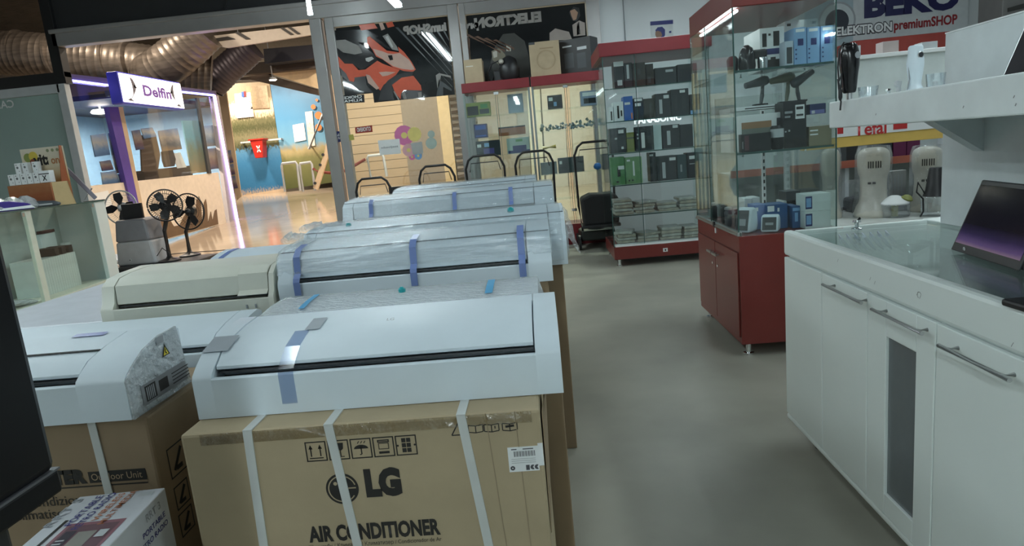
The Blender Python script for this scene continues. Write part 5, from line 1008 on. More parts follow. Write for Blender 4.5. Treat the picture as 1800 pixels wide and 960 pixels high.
# ------------------------------------------------------------------ wall mounted air conditioners lying on their backs on cartons
def ac(label, cx, y0, z0, W, D_, T, mat=WHITE, steep=False, seam=False, capL=.055, capR=.065, wrap=None, tape=(), slot=.56, logo=None, film_l=0, film_r=0, control=False, rz=0, group='air conditioners laid out on cartons', tmat=TAPE, badge=None, wstart=0):
    t = thing('air_conditioner',label,'air conditioner',(cx,y0,z0),rz=rz,group=group); h = W/2
    zs = slot*T                    # height of the plain lower face
    outer = [(0,0),(0,zs),(.006,zs+.012),(.028,zs+.028),(.07,zs+.028+(T-zs-.028)*.42),(.15,zs+.028+(T-zs-.028)*.75),(.23,zs+.028+(T-zs-.028)*.94),(D_-.03,T),(D_,T-.012),(D_,0)]
    if steep: outer = [(0,0),(0,zs),(.005,zs+.012),(.018,zs+.026),(.036,zs+.026+(T-zs-.026)*.62),(.075,zs+.026+(T-zs-.026)*.86),(.15,zs+.026+(T-zs-.026)*.95),(D_-.03,T),(D_,T-.012),(D_,0)]
    inner = [(0,0),(0,zs),(.004,zs+.004),(.018,zs+.002),(.026,zs-.02),(.075,zs-.02),(.075,zs+.012),(.15,outer[5][1]-.02),(D_-.03,T-.02),(D_,T-.03),(D_,0)]
    mb = MB()
    for (pr,x0,x1) in ((outer,-h,-h+capL),(outer,h-capR,h),(inner,-h+capL,h-capR)): mb.prism([(x0,y,z) for y,z in pr],(x1-x0,0,0))
    mb.build('casing', mat, t, smooth=28)
    MB().box(-h+capL+.001,h-capR-.001,.019,.074,zs-.022,zs-.012).build('air_outlet', BLACK, t)
    MB().prism([(-h+capL+.004,y,z) for y,z in ((.034,zs+.006),(.060,zs+.002),(.061,zs+.007),(.035,zs+.011))],(W-capL-capR-.008,0,0)).build('louvre', DARK, t)
    pan = [(.030,zs+.026)]+[(y,z-.001) for y,z in outer[4:8]]; low = [(y,z-.008) for y,z in pan[::-1]]
    MB().prism([(-h+capL+.004,y,z) for y,z in pan+low],(W-capL-capR-.008,0,0)).build('front_panel', mat, t, smooth=28)
    surf = [(-.0015,zs*.25),(-.0015,zs),(.005,zs+.0135),(.027,zs+.0295)]+[(y,z+.0012) for y,z in outer[4:8]]
    def strip(x0, x1, i0=0, i1=None, tm=tmat, nm='tape_strip', lift=0):
        pts = surf[i0:i1]; mb = MB()
        mb.add([(x,y-lift*.7,z+lift) for y,z in pts for x in (x0,x1)],[(2*k,2*k+1,2*k+3,2*k+2) for k in range(len(pts)-1)])
        return mb.build(nm, tm, t)
    for tp in tape: strip(*tp)
    for sy,sz in ([(outer[5][0],outer[5][1])] if seam else []): MB().box(-h+.004,h-.004,sy-.003,sy+.003,sz-.0035,sz+.0012).build('panel_seam', pm('seam_grey',(.10,.115,.13),.5), t)
    if logo: text(logo, Vector((cx,y0,z0))+Vector((logo_x.get(label,0),.17,outer[5][1]+.0045)),(1,0,0),(0,.9,.25),.013,GREY,t)
    if control:
        strip(h-capR-.12,h-capR-.004,2,6,CREAM,'control_panel',.004); mb = MB()
        for (xx,yy) in ((-.09,.0),(-.055,.01)): mb.box(h-capR+xx,h-capR+xx+.006,-.004,-.001,zs*.55,zs*.75)
        mb.build('indicator', GREY, t)
    if badge: MB().lathe([(.014,0),(.014,.001)],(badge,.05,zs+.062),16,(0,-.6,.6)).build('badge', BLUE, t)
    if wrap:
        wpt = [(y-.006 if i < 4 else y, z+.006) for i,(y,z) in enumerate(surf)]; wpt[0] = (-.007,.02); wpt = wpt[wstart:]
        full = wpt+[(D_+.006,T-.006),(D_+.006,.02)]
        x0,x1 = -h-.004-film_l, h+.004+film_r; N = 40; rr = random.Random(int(W*1000)+int(y0*100)); vs=[]; fs=[]; n=len(full)
        for k in range(N+1):
            x = x0+(x1-x0)*k/N; end = 1
            if film_l and x < -h: end = 1-.55*((-h-x)/film_l)
            if film_r and x > h: end = 1-.55*((x-h)/film_r)
            for (y,z) in full:
                j = .0025*(rr.random()-.3); vs.append((x,(y-D_*.5)*end+D_*.5-j,(z-T*.4)*end+T*.4+j if z>.03 else z))
        for k in range(N):
            for i in range(n-1): a = k*n+i; fs.append((a,a+1,a+n+1,a+n))
        fs += [tuple(range(n)), tuple(N*n+i for i in range(n))[::-1]]
        MB().add(vs,fs).build('plastic_wrap', wrap, t, smooth=50)
    t['_h'] = h; del t['_h']
    return t, strip
logo_x = {}
def prop(label, x0,x1,y0,y1,h,mat=CARD_D, marks=()):
    return carton('cardboard_box',label,'box',x0,x1,y0,y1,0,h,mat,'cartons under the air conditioners',marks,bevel=.004)
# front unit
LB = 'white air conditioner with a grey logo lying on the nearest carton'
logo_x[LB] = .015
lg, strip = ac(LB, -.455, 1.545, .797, .94, .34, .19, logo='LG', slot=.54, capR=.062, capL=.050)
CT = glass('clear_tape',(.74,.80,.93),refl=.16,rough=.12,fres=.3)
strip(-.245,-.205,0,6,CT); strip(-.218,-.178,5,7,pm('frosted_tape',(.42,.46,.50),.3),'tape_end',.001); strip(-.47,-.40,4,6,pm('frosted_tape',(.42,.46,.50),.3),'tape_piece',.002)
# wrapped second unit
a2, strip = ac('bubble wrapped air conditioner with light blue tape behind the nearest one',-.50,1.93,.797,.93,.35,.155,wrap=FILM2,film_l=.03,film_r=.02)
strip(-.335,-.315,5,8,CYAN,'tape_strip',.010); strip(.29,.315,5,8,CYAN,'tape_strip',.010)
q = A(708,522,Y=2.18); MB().lathe([(.004,0),(.012,.004),(.013,.014),(.005,.022)],(q.x,2.18,.797+.158),8).build('tape_knot', TEAL, a2, world=True)
# third: tall film covered unit with blue tapes
a3, strip = ac('film covered air conditioner with vertical blue tapes in the middle of the row',-.51,2.42,.905,1.06,.36,.20,wrap=FILM,slot=.34,capL=.06,capR=.09,film_r=.0,steep=True,seam=True,wstart=3)
for x in (-.51+.045,-.01,.53-.125): strip(x,x+.026,0,7,TAPE,'tape_strip',.009)
# fourth, fifth, sixth
a4, strip = ac('wide film covered air conditioner with a green tape knot behind the taped one',-.50,2.86,.885,1.19,.36,.245,wrap=FILM,slot=.42,steep=True,seam=True,capR=.07,film_l=.04,film_r=.01)
q = A(899,388,Y=3.0); MB().lathe([(.004,0),(.016,.005),(.014,.02),(.004,.026)],(q.x,3.02,.885+.235),8).build('tape_knot', TEAL, a4, world=True)
q = A(612,408,Y=3.0); MB().lathe([(.004,0),(.014,.005),(.012,.016),(.004,.02)],(q.x,3.02,.885+.235),8).build('tape_knot', TEAL, a4, world=True)
rr = random.Random(11); vs = []; N=9; M_=7
for i in range(N):
    for j in range(M_):
        u_,v_ = i/(N-1), j/(M_-1); p_ = A(986+10*u_+26*u_*v_+4*(rr.random()-.5), 357+12*u_+78*v_*(.6+.4*u_), Y=2.93+.02*(rr.random()-.5)+.05*u_); vs.append(p_)
MB().add(vs,[(i*M_+j,(i+1)*M_+j,(i+1)*M_+j+1,i*M_+j+1) for i in range(N-1) for j in range(M_-1)]).build('loose_film', glass('loose_film',(.93,.95,.96),refl=.22,rough=.15,bump=1,bscale=40,haze=.30), a4, world=True)
a5, strip = ac('film covered air conditioner with two short blue tapes, second from the far end',-.50,3.42,1.02,1.13,.36,.195,wrap=FILM,slot=.42,steep=True,seam=True,capR=.10,film_l=.02)
for x in (-.42,.03,.33): strip(x,x+.022,2,6,TAPE,'tape_strip',.009)
a6, strip = ac('farthest and narrowest film covered air conditioner of the row',-.475,4.02,1.045,.90,.36,.185,wrap=FILM,slot=.42,steep=True,seam=True,film_l=.02)
def bunch(t, x, y, Y, w_, h_, seed):
    c = A(x,y,Y=Y); rr = random.Random(seed); vs = []; fs = []; n, m = 12, 7
    for i in range(n):
        for j in range(m):
            a = j/(m-1)*math.pi; k = .55+.45*math.sin(math.pi*(i+.5)/n)
            vs.append((c.x+w_*(i/(n-1)-.5)+.012*(rr.random()-.5), c.y+.06*math.cos(a)*k+.02*(rr.random()-.5), c.z+h_*math.sin(a)*k*(.7+.6*rr.random())))
    for i in range(n-1):
        for j in range(m-1): q = i*m+j; fs.append((q,q+1,q+m+1,q+m))
    MB().add(vs,fs).build('film_bunch', glass('bunched_film',(.96,.97,.98),refl=.22,rough=.08,bump=1,bscale=30,haze=.22), t, world=True)
bunch(a3,520,424,2.66,.10,.035,3); bunch(a4,552,404,3.05,.12,.035,5); bunch(a4,592,398,3.12,.10,.02,6); bunch(a5,650,362,3.62,.14,.03,8)
# left column
LB1 = 'white air conditioner with a film wrapped side and yellow warning at the left front'
al1, strip = ac(LB1,-1.605,1.585,.795,.95,.285,.185,slot=.55,capR=.135,capL=.06)
MB().prism([(-.415,.118,.1645),(.34,.118,.1645),(.34,.124,.1665),(-.415,.124,.1665)],(0,-.0006,.0022)).build('panel_seam', INK, al1)
strip(-.1,-.02,7,8,pm('violet_film',(.42,.45,.75),.25),'film_label',.001); strip(.18,.28,6,8,pm('violet_film',(.42,.45,.75),.25),'film_label',.001)
# film and labels on the visible right end
ex = -1.605+.475
prof = [(0,.0),(-.004,.105),(.03,.135),(.09,.165),(.17,.183),(.26,.186),(.288,.0)]
MB().prism([(ex+.003,1.585+y,.795+z) for y,z in prof],(.006,0,0)).build('end_film', glass('end_film',(.96,.97,.98),refl=.12,rough=.15,bump=1,bscale=45,haze=.45,fres=.2), al1, world=True)
d = Draw((ex+.009,1.585,.795),(0,1,0),(0,0,1),.0012)
d.m(0).poly((.165,.118),(.205,.118),(.185,.153)).up().m(1).poly((.172,.121),(.198,.121),(.185,.144)).up().m(0).line(.186,.138,.182,.130,.004).line(.182,.130,.188,.124,.004).m(2).up(-.001).rect(.045,.018,.27,.075).m(0).up().rect(.06,.025,.11,.068).rect(.125,.030,.17,.062)
d.m(3).up(); [d.rect(.065+.008*k,.028,.069+.008*k,.064) for k in range(5)]; d.m(0); [d.rect(.19,.028+.01*k,.28,.031+.01*k) for k in range(4)]
d.m(3).rect(.15,.16,.185,.18); d.build('rating_label',[INK,pm('warning_yellow',(.75,.62,.05),.4),pm('label_grey',(.22,.23,.24),.4),GREY],al1,world=True)
d = Draw((ex+.009,1.585,.795),(0,1,0),(0,0,1),.0012); d.m(0).rect(.15,.158,.19,.183); d.build('end_sticker',[LGREY],al1,world=True)
al2, strip = ac('plain white air conditioner between the nearest unit and the left front one',-1.58,2.06,.745,.98,.30,.165,slot=.5)
LB3 = 'cream air conditioner with a blue oval badge and a side control panel'
al3, strip = ac(LB3,-1.40,2.40,.86,.69,.34,.205,mat=CREAM,slot=.36,steep=True,capR=.02,capL=.05,control=True,badge=.18)
d = Draw((-1.40,2.40+.16,.86+.1855),(1,0,0),(0,.93,.3),.004); d.rect(-.06,0,.14,.018).m(1).up(); [d.rect(-.02+.012*k,.004,-.012+.012*k,.011) for k in range(8)]; d.rect(.24,.0,.30,.004); d.build('badge_strip',[PAPER,GREY],al3)
al4, strip = ac('blue taped air conditioner half hidden behind the cream one',-1.36,2.86,.86,.46,.34,.19,slot=.5,capL=.06,capR=.04)
strip(-.19,-.165,2,8); strip(.175,.195,2,7)
# supporting cartons
bx = thing('cardboard_box','big strapped kraft carton with LG AIR CONDITIONER print under the nearest unit','box',(-.49,1.66,0),group='cartons under the air conditioners')
FX0,FX1,FY,FZ = A(315,766,Z=.795).x, A(948,706,Z=.795).x, 1.455, .795
MB().box(FX0,FX1,FY,1.92,0,FZ).build('box_body', CARD, bx, world=True, bevel=.008)
rr = random.Random(4)
MB().prism([(FX1+.001,FY+.02,.46),(FX1+.001,FY+.30,.42),(FX1+.012,FY+.28,.74),(FX1+.004,FY+.03,.78)],(.002,0,0)).build('torn_flap', CARD_D, bx, world=True)
MB().prism([(FX1-.13,FY-.0015,.795),(FX1-.11,FY-.0015,.40),(FX1-.108,FY-.0015,.40),(FX1-.128,FY-.0015,.795)],(0,.001,0)).prism([(FX1-.06,FY-.0015,.795),(FX1-.05,FY-.0015,.35),(FX1-.048,FY-.0015,.35),(FX1-.058,FY-.0015,.795)],(0,.001,0)).build('crease', pm('crease_brown',(.30,.235,.15),.8), bx, world=True)
def bp(x,y): q = A(x,y,Y=FY); return (q.x, q.z)
def band(x0,x1,w_): # strap over the top edge and down the front, slightly slanted
    (xa,za),(xb,zb_) = bp(*x0), bp(*x1); sl = (xb-xa)/(zb_-za); xt = xa+(FZ-za)*sl; x_b = xt-FZ*sl
    return MB().prism([(xt,FY-.004,FZ-.0005),(xt+w_,FY-.004,FZ-.0005),(x_b+w_,FY-.004,0),(x_b,FY-.004,0)],(0,.003,0)).prism([(xt,FY-.004,FZ),(xt+w_,FY-.004,FZ),(xt+w_,1.56,FZ),(xt,1.56,FZ)],(0,0,.003)).build('strap', STRAP, bx, world=True)
band((424,735),(457,960),.022); band((567,738),(622,960),.022); band((798,712),(852,960),.022)
MB().box(FX0+.05,FX1-.02,FY-.0015,FY+.0,FZ-.03,FZ-.002).build('clear_tape', glass('box_tape',(.93,.90,.82),refl=.16,rough=.12,bump=.6,bscale=30), bx, world=True)
d = Draw((0,FY,0),(1,0,0),(0,0,1),.001)
S_ = (bp(715,783)[0]-bp(555,794)[0])/4; wI = S_*.92; y_ = bp(635,788)[1]
for k,xc in enumerate((555,595,635,675,715)):
    c,_ = bp(xc,788); d = Draw((0,FY,0),(1,0,0),(0,0,1),.001)
    d.frame(c-wI/2,y_-wI/2,c+wI/2,y_+wI/2,.003)
    if k == 0:
        for s_ in (-.25,.2): d.line(c+s_*wI,y_-.25*wI,c+s_*wI,y_+.2*wI,.003).poly((c+(s_-.1)*wI,y_+.12*wI),(c+(s_+.1)*wI,y_+.12*wI),(c+s_*wI,y_+.34*wI))
        d.rect(c-.35*wI,y_-.36*wI,c+.32*wI,y_-.31*wI)
    if k == 1: d.poly((c-.1*wI,y_+.35*wI),(c+.25*wI,y_+.35*wI),(c+.22*wI,y_+.05*wI),(c+.1*wI,y_-.05*wI),(c-.08*wI,y_+.05*wI)).rect(c+.05*wI,y_-.32*wI,c+.1*wI,y_).rect(c-.1*wI,y_-.36*wI,c+.25*wI,y_-.32*wI)
    if k == 2:
        d.disc(c,y_-.02*wI,.34*wI,.2*wI,16,0,180).line(c,y_-.3*wI,c,y_+.1*wI,.003).ring(c-.05*wI,y_-.28*wI,.05*wI,.0025,180,360,10)
        for q in (-.15,.0,.15): d.line(c+q*wI,y_+.25*wI,c+(q+.08)*wI,y_+.36*wI,.002)
    if k == 3:
        d.frame(c-.25*wI,y_-.12*wI,c+.25*wI,y_+.2*wI,.002).rect(c-.25*wI,y_-.34*wI,c+.25*wI,y_-.22*wI).frame(c-.28*wI,y_+.22*wI,c+.28*wI,y_+.36*wI,.003)
    if k == 4:
        for i in (-1,0,1):
            for j in (-1,0): d.rect(c+(.02+.23*j)*wI,y_+(-.1+.25*i)*wI,c+(.22+.23*j)*wI,y_+(.11+.25*i)*wI)
        d.disc(c-.4*wI,y_,.05*wI).disc(c+.4*wI,y_,.05*wI)
    d.build('handling_icon',[INK],bx)
d = Draw((0,FY,0),(1,0,0),(0,0,1),.001)
lx,lz = bp(602,859); Rr = bp(631,859)[0]-lx
d.m(0).disc(lx,lz,Rr,None,40).up().m(1).ring(lx,lz,Rr*.86,Rr*.07,15,325,36).rect(lx+.02*Rr,lz-.02*Rr,lx+.84*Rr,lz+.06*Rr).disc(lx-.38*Rr,lz+.36*Rr,.12*Rr,None,14).rect(lx-.03*Rr,lz-.4*Rr,lx+.04*Rr,lz+.42*Rr).rect(lx-.03*Rr,lz-.4*Rr,lx+.22*Rr,lz-.33*Rr)
d.build('logo_disc',[INK,pm('kraft_print',(.43,.345,.22),.8)],bx)
for k,xc in enumerate((806,836,864,896)):   # warning triangle, books
    c,z_ = bp(xc,753-.06*(xc-836)); s_ = wI*.34; d = Draw((0,FY,0),(1,0,0),(0,0,1),.001)
    if k == 0: d.line(c-s_,z_-s_*.8,c+s_,z_-s_*.8,.003).line(c-s_,z_-s_*.8,c,z_+s_*.9,.003).line(c+s_,z_-s_*.8,c,z_+s_*.9,.003)
    else: d.line(c-s_,z_-.5*s_,c,z_-.65*s_,.0025).line(c,z_-.65*s_,c+s_,z_-.5*s_,.0025).line(c-s_,z_+.5*s_,c,z_+.35*s_,.0025).line(c,z_+.35*s_,c+s_,z_+.5*s_,.0025).line(c,z_-.65*s_,c,z_+.35*s_,.0025).line(c-s_,z_-.5*s_,c-s_,z_+.5*s_,.0025).line(c+s_,z_-.5*s_,c+s_,z_+.5*s_,.0025)
    if k == 2: d.rect(c+.4*s_,z_-.2*s_,c+.55*s_,z_+.2*s_)
    if k == 3: d.line(c-.6*s_,z_,c+.6*s_,z_+.1*s_,.006)
    d.build('leaflet_icon' if k else 'warning_icon',[INK],bx)
q = bp(676,868); text('LG',(q[0],FY-.0015,q[1]),(1,0,0),(0,0,1),.064,INK,bx,bold=.07,width=bp(706,860)[0]-bp(643,866)[0])
q = bp(659,945); text('AIR CONDITIONER',(q[0],FY-.0015,q[1]),(1,0,0),(0,0,1),.040,INK,bx,bold=.045,width=bp(774,938)[0]-bp(543,950)[0])
q = bp(659,955); text('Klimauređaj / Климатик / Климатизер / Condicionador de Ar',(q[0],FY-.0015,q[1]-.004),(1,0,0),(0,0,1),.011,INK,bx,width=bp(776,944)[0]-bp(543,956)[0])
ql,qt,qr_,qb = bp(893,800)[0],bp(920,785)[1],bp(946,795)[0],bp(920,828)[1]
MB().box(ql,qr_,FY-.0022,FY,qb,qt).box(qr_,FX1,FY-.0022,FY,qb+.012,qt+.006).build('shipping_label', PAPER, bx, world=True)
d = Draw((0,FY-.0022,0),(1,0,0),(0,0,1),.0006); w_ = qr_-ql; h_ = qt-qb
for k in range(22): d.rect(ql+.2*w_+.032*k*w_,qb+.62*h_,ql+(.2+.032*k+.012+.010*(k%3==0))*w_,qb+.84*h_)
d.rect(ql+.12*w_,qb+.9*h_,ql+.3*w_,qb+.94*h_).rect(ql+.5*w_,qb+.9*h_,ql+.85*w_,qb+.94*h_)
for k in range(3): d.rect(ql+.1*w_,qb+(.36+.08*k)*h_,ql+.9*w_,qb+(.37+.08*k)*h_)
d.rect(ql+.56*w_,qb+.05*h_,ql+.68*w_,qb+.26*h_).ring(ql+.79*w_,qb+.16*h_,.1*h_,.006,60,300,12).ring(ql+.93*w_,qb+.16*h_,.1*h_,.006,60,300,12).ring(ql+.12*w_,qb+.16*h_,.09*h_,.004); d.build('label_print',[pm('label_ink',(.08,.08,.09),.6)],bx)
ob = thing('cardboard_box','brown carton with Outdoor Unit print and a white strap at the left front','box',(-1.6,1.75,0),group='cartons under the air conditioners')
OX1,OY = -1.10,1.60
MB().box(-2.10,OX1,OY,2.03,0,.795).build('box_body', CARD_D, ob, world=True, bevel=.008)
def op(x,y): q = A(x,y,Y=OY); return (q.x,q.z)
a,b = op(155,745),op(186,868); sl=(b[0]-a[0])/(b[1]-a[1]); xt = a[0]+(.795-a[1])*sl
MB().prism([(xt,OY-.004,.797),(xt+.022,OY-.004,.797),(xt+.022-.795*sl,OY-.004,0),(xt-.795*sl,OY-.004,0)],(0,.003,0)).build('strap',STRAP,ob,world=True)
d = Draw((0,OY,0),(1,0,0),(0,0,1),.001); a,b = op(158,846),op(256,826); zm = (a[1]+b[1])/2; d.rect(a[0],zm-.0165,b[0],zm+.0165); d.build('unit_tag',[INK],ob); d = Draw((0,OY,0),(1,0,0),(0,0,1),.001)
a,b = op(95,862),op(262,854); d.rect(a[0]-.2,a[1]+.003,b[0],a[1]+.007); d.build('rule_line',[INK],ob)
q = op(207,843); text('Outdoor Unit',(q[0],OY-.0022,zm-.009),(1,0,0),(0,0,1),.020,pm('kraft_print_dark',(.42,.31,.20),.8),ob,width=op(250,835)[0]-op(162,845)[0])
q = op(112,850); text('INVERTER',(op(150,848)[0],OY-.0018,q[1]),(1,0,0),(0,0,1),.036,INK,ob,bold=.08,align='RIGHT')
q = op(105,888); text('Condizionatore',(op(200,880)[0],OY-.0018,q[1]),(1,0,0),(0,0,1),.028,INK,ob,align='RIGHT')
q = op(100,910); text('Climatiseur',(op(135,905)[0],OY-.0018,q[1]),(1,0,0),(0,0,1),.028,INK,ob,align='RIGHT')
d = Draw((OX1,0,0),(0,1,0),(0,0,1),.001)
def oq(x,y): q = A(x,y,X=OX1); return (q.y,q.z)
for (x,y,s_) in ((312,805,.045),(320,868,.035),(328,915,.035)):
    c = oq(x,y); d = Draw((OX1,0,0),(0,1,0),(0,0,1),.001); d.frame(c[0]-s_,c[1]-s_,c[0]+s_,c[1]+s_,.004).line(c[0]-s_*.5,c[1]-s_*.6,c[0]+s_*.5,c[1]+s_*.6,.012).rect(c[0]-s_*.3,c[1]-s_*.7,c[0]+s_*.4,c[1]-s_*.4)
    d.build('side_icon',[INK],ob)
prop('plain carton under the bubble wrapped air conditioner',-.97,.015,1.94,2.39,.797); prop('plain carton under the vertically taped air conditioner',-1.02,.0,2.43,2.82,.905)
prop('plain carton under the air conditioner with the green tape knot',-1.08,.07,2.87,3.38,.885); prop('plain carton under the second farthest air conditioner',-1.05,.05,3.43,3.98,1.02); prop('plain carton under the farthest air conditioner',-.92,-.04,4.04,4.5,1.045)
prop('plain carton under the plain white air conditioner',-2.06,-1.08,2.06,2.385,.745); prop('plain carton under the cream air conditioner',-1.73,-1.06,2.41,2.82,.86); prop('plain carton under the half hidden blue taped unit',-1.58,-1.14,2.87,3.3,.86)
o = MB().box(-2.9,-1.62,2.86,4.14,0,.80).m(0).build('chest_freezer', pm('lavender_white',(.58,.61,.66),.4), bevel=.01); tag(o,'large flat topped white chest left of the cream air conditioner','chest')
# ------------------------------------------------------------------ left glass counter (front slants slightly towards the aisle)
far = Vector((-5.47,8.0,0)); u = Vector((-.139,.990,0)); LZ = 1.275; LL = 4.0
lc = thing('glass_counter','white framed glass counter at the left with a wide end post','glass counter',far-u*LL,rz=math.atan2(u.y,u.x)-0)
M_ = _base[lc.name]
def RX(x,y,v):
    P0 = M_ @ Vector((0,v,0)); d = A(x,y,Y=1); return (P0.y*d.x-P0.x)/(u.x-u.y*d.x)
RXL = RX(52,390,0)
# local: x runs to the far end, y into the counter
MB().box(0,LL,0,.6,.0,.28).build('plinth', WHITE2, lc, bevel=.004)
MB().box(-.02,LL+.0,-.02,.62,LZ-.012,LZ).build('glass_top', GLASSD, lc); MB().box(-.02,LL,-.024,-.018,LZ-.014,LZ+.001).build('glass_edge', GEDGE, lc)
MB().box(LL-.24,LL,-.01,.04,.0,LZ-.012).box(LL-.03,LL,.04,.6,.0,LZ-.012).build('end_post', WHITE2, lc, bevel=.004)
for x in (RXL,LL-2.8): MB().box(x-.05,x+.04,-.008,.6 if False else .03,.28,LZ-.012).build('divider_post', pm('pale_yellow_white',(.72,.74,.62),.4), lc, bevel=.003)
MB().box(0,LL-.03,.57,.60,.28,LZ-.012).build('back_board', pm('grey_green_board',(.42,.50,.47),.45), lc)
MB().box(0,LL-.24,.0,.57,.28,.31).build('inner_floor', pm('pale_yellow_white',(.72,.74,.62),.4), lc, bevel=.003)
MB().box(.0,RXL-.05,-.004,.0,.31,LZ-.014).box(RXL+.04,LL-.24,-.004,.0,.31,LZ-.014).build('glass_front', glass('counter_front_glass',(.94,.97,.96),refl=.012,fres=.02), lc)
for x in (LL-.28,RXL-.08): MB().box(x-.03,x+.01,-.012,-.002,LZ-.07,LZ-.03).build('glass_lock', STEEL, lc, bevel=.002)
M_ = _base[lc.name]
def RX(x,y,v):
    P0 = M_ @ Vector((0,v,0)); d = A(x,y,Y=1); return (P0.y*d.x-P0.x)/(u.x-u.y*d.x)
def lp(x,y,z): return M_ @ Vector((x,y,z))
def lbox(name,label,cat,x0,x1,y0,y1,z0,h,mat,group=None,tilt=0):
    c = lp((x0+x1)/2,(y0+y1)/2,z0); t = thing(name,label,cat,c,rz=math.atan2(u.y,u.x)+tilt,group=group)
    MB().box(-(x1-x0)/2,(x1-x0)/2,-(y1-y0)/2,(y1-y0)/2,0,h).build('box_body',mat,t,bevel=.004); return t
src = None
for k in range(16):
    c = lp(LL-1.20+.045*k,.34,.31)
    lb_ = 'slim white carton in the tight row inside the left glass counter'
    if src is None:
        src = thing('slim_carton',lb_,'box',c,rz=math.atan2(u.y,u.x),group='row of slim white cartons in the left counter')
        MB().box(-.0215,.0215,-.15,.15,0,.40).build('box_body',pm('ribbed_white',(.62,.68,.65),.5),src,bevel=.003)
    else: dup(src,c,lb_)
for k in range(3):
    lbox('remote_pack',('black packed remote nearest the divider on the slim cartons','second black packed remote on the slim cartons','third black packed remote on the slim cartons')[k],'remote',RX(80+13*k,440,.33)-.04,RX(80+13*k,440,.33)+.04,.21,.46,.712,.085,pm('remote_black',(.015,.015,.018),.6,spec=.2),'black remotes on the slim cartons')
for k,(x,z,h,lb) in enumerate(((RX(112,440,.49),.712,.09,'small white box behind the black remotes'),(RX(126,437,.49),.712,.10,'second small white box on the slim cartons'),(RX(68,425,.53),.712,.24,'tall white board box at the back of the left counter'))):
    lbox('small_carton',lb,'box',x,x+(.12 if k<2 else .30),.46 if k<2 else .502,.52 if k<2 else .55,z,h,WHITE2,'white boxes on the slim cartons')
lbox('packed_tool','dark red brown packed tool lying on the tall white board box','tool',RX(66,405,.53),RX(66,405,.53)+.26,.49,.55,.956,.035,pm('dark_red_brown',(.07,.02,.02),.5))
for k in range(4):
    c = lp(LL-1.6-.13*k,.18,.31+.02*k); t = thing('bagged_part',('crumpled clear bag of parts nearest the divider','second crumpled clear bag of parts','third crumpled clear bag of parts','fourth crumpled clear bag of parts')[k]+' in the left counter','bag',c,rz=.4*k,group='clear bags of parts in the left counter')
    MB().lathe([(.10,0),(.12,.015),(.07,.04),(.02,.05)],(0,0,0),9).build('bag',FILM2,t); MB().box(-.07,.05,-.03,.03,.003,.022).build('part',(LGREY,RED,GREY,DARK)[k],t,bevel=.006)
# things on the counter top
def lx(x,y,v): # local x of the counter at a photo column for depth v behind the front
    P0 = lp(0,v,0); d = A(x,y,Y=1); r = (P0.y*d.x-P0.x)/(u.x-u.y*d.x); return r
vt = thing('display_carton','cream and orange counter display carton with vitaone lettering','display carton',lp(lx(58,360,.3),.3,LZ),rz=-.05)
vw = 0.52
ORB = ramp_mat('orange_fruit_print',[(0,(.22,.055,.02)),(.5,(.30,.09,.03)),(1,(.36,.15,.06))],noise=.8,scale=4)
MB().box(-vw/2,vw/2,0,.30,0,.26).build('tray', ORB, vt, bevel=.004)
MB().box(-vw/2,vw/2,.28,.30,.26,.66).build('header_card', ramp_mat('cream_header',[(0,(.50,.22,.06)),(.25,(.62,.45,.25)),(.5,(.66,.58,.42)),(1,(.66,.60,.48))],noise=.25,scale=3), vt)
MB().prism([(vw/2-.01,.28,.26),(vw/2-.01,.28,.66),(vw/2+.03,.20,.66),(vw/2+.05,.10,.26)],(.006,0,0)).build('side_wing', pm('dark_orange',(.32,.07,.02),.5), vt)
MB().prism([(vw/2-.02,.0,0),(vw/2-.02,.0,.26),(vw/2+.10,.12,.26),(vw/2+.12,.16,0)],(.004,.004,0)).build('side_flap', pm('tan_flap',(.55,.40,.20),.6), vt)
R_ = _base[vt.name]
def vl(x,y,z): return R_ @ Vector((x,y,z))
text('vita',vl(.0,.277,.47),(1,0,0),(0,0,1),.12,INK,vt,width=.22,bold=.04); text('one',vl(.175,.276,.47),(1,0,0),(0,0,1),.085,pm('vita_orange',(.45,.20,.08),.5),vt,width=.15,bold=.02)
d = Draw((0,.28,0),(1,0,0),(0,0,1),.002); d.m(0).disc(-.18,.56,.05).m(1).up().disc(-.11,.57,.055).m(2).up().disc(-.12,.50,.045)
d.m(3); [d.disc(.08+.06*k,.62,.018) for k in range(3)]; d.build('fruit_print',[pm('leaf_green',(.25,.30,.08),.5),pm('lemon',(.65,.50,.08),.5),pm('plum_red',(.25,.06,.03),.5),pm('herb',(.25,.28,.15),.5)],vt,world=False)
bt = None; n_ = 0
def bottle(x,y,z,lb):
    global bt
    c = vl(x,y,z)
    if bt is None:
        bt = thing('remedy_box',lb,'box',c,group='small white remedy boxes in the display carton')
        MB().box(-.032,.032,-.03,.03,0,.12).build('box_body',PAPER,bt,bevel=.002)
        d = Draw((-.032,-.03,0),(1,0,0),(0,0,1)); d.m(0).disc(.03,.07,.013,None,12).disc(.022,.10,.006,None,8).disc(.045,.03,.005,None,8); d.build('print',[pm('print_grey',(.15,.16,.16),.5)],bt,world=False)
        bt.location = c; return
    dup(bt,c,lb)
for k in range(5): bottle(-.22+.075*k,.06,.262,('white remedy box at the left end of the front row','second white remedy box of the front row','middle white remedy box of the front row','fourth white remedy box of the front row','right end white remedy box of the front row')[k])
for k,x in enumerate((-.21,-.12,.0)): bottle(x,.17,.30 if False else .262+.0,('raised white remedy box at the left of the back row','middle white remedy box of the back row','right white remedy box of the back row')[k]) if False else bottle(x,.17,.385,('raised white remedy box at the left of the back row','middle white remedy box of the back row','right white remedy box of the back row')[k])
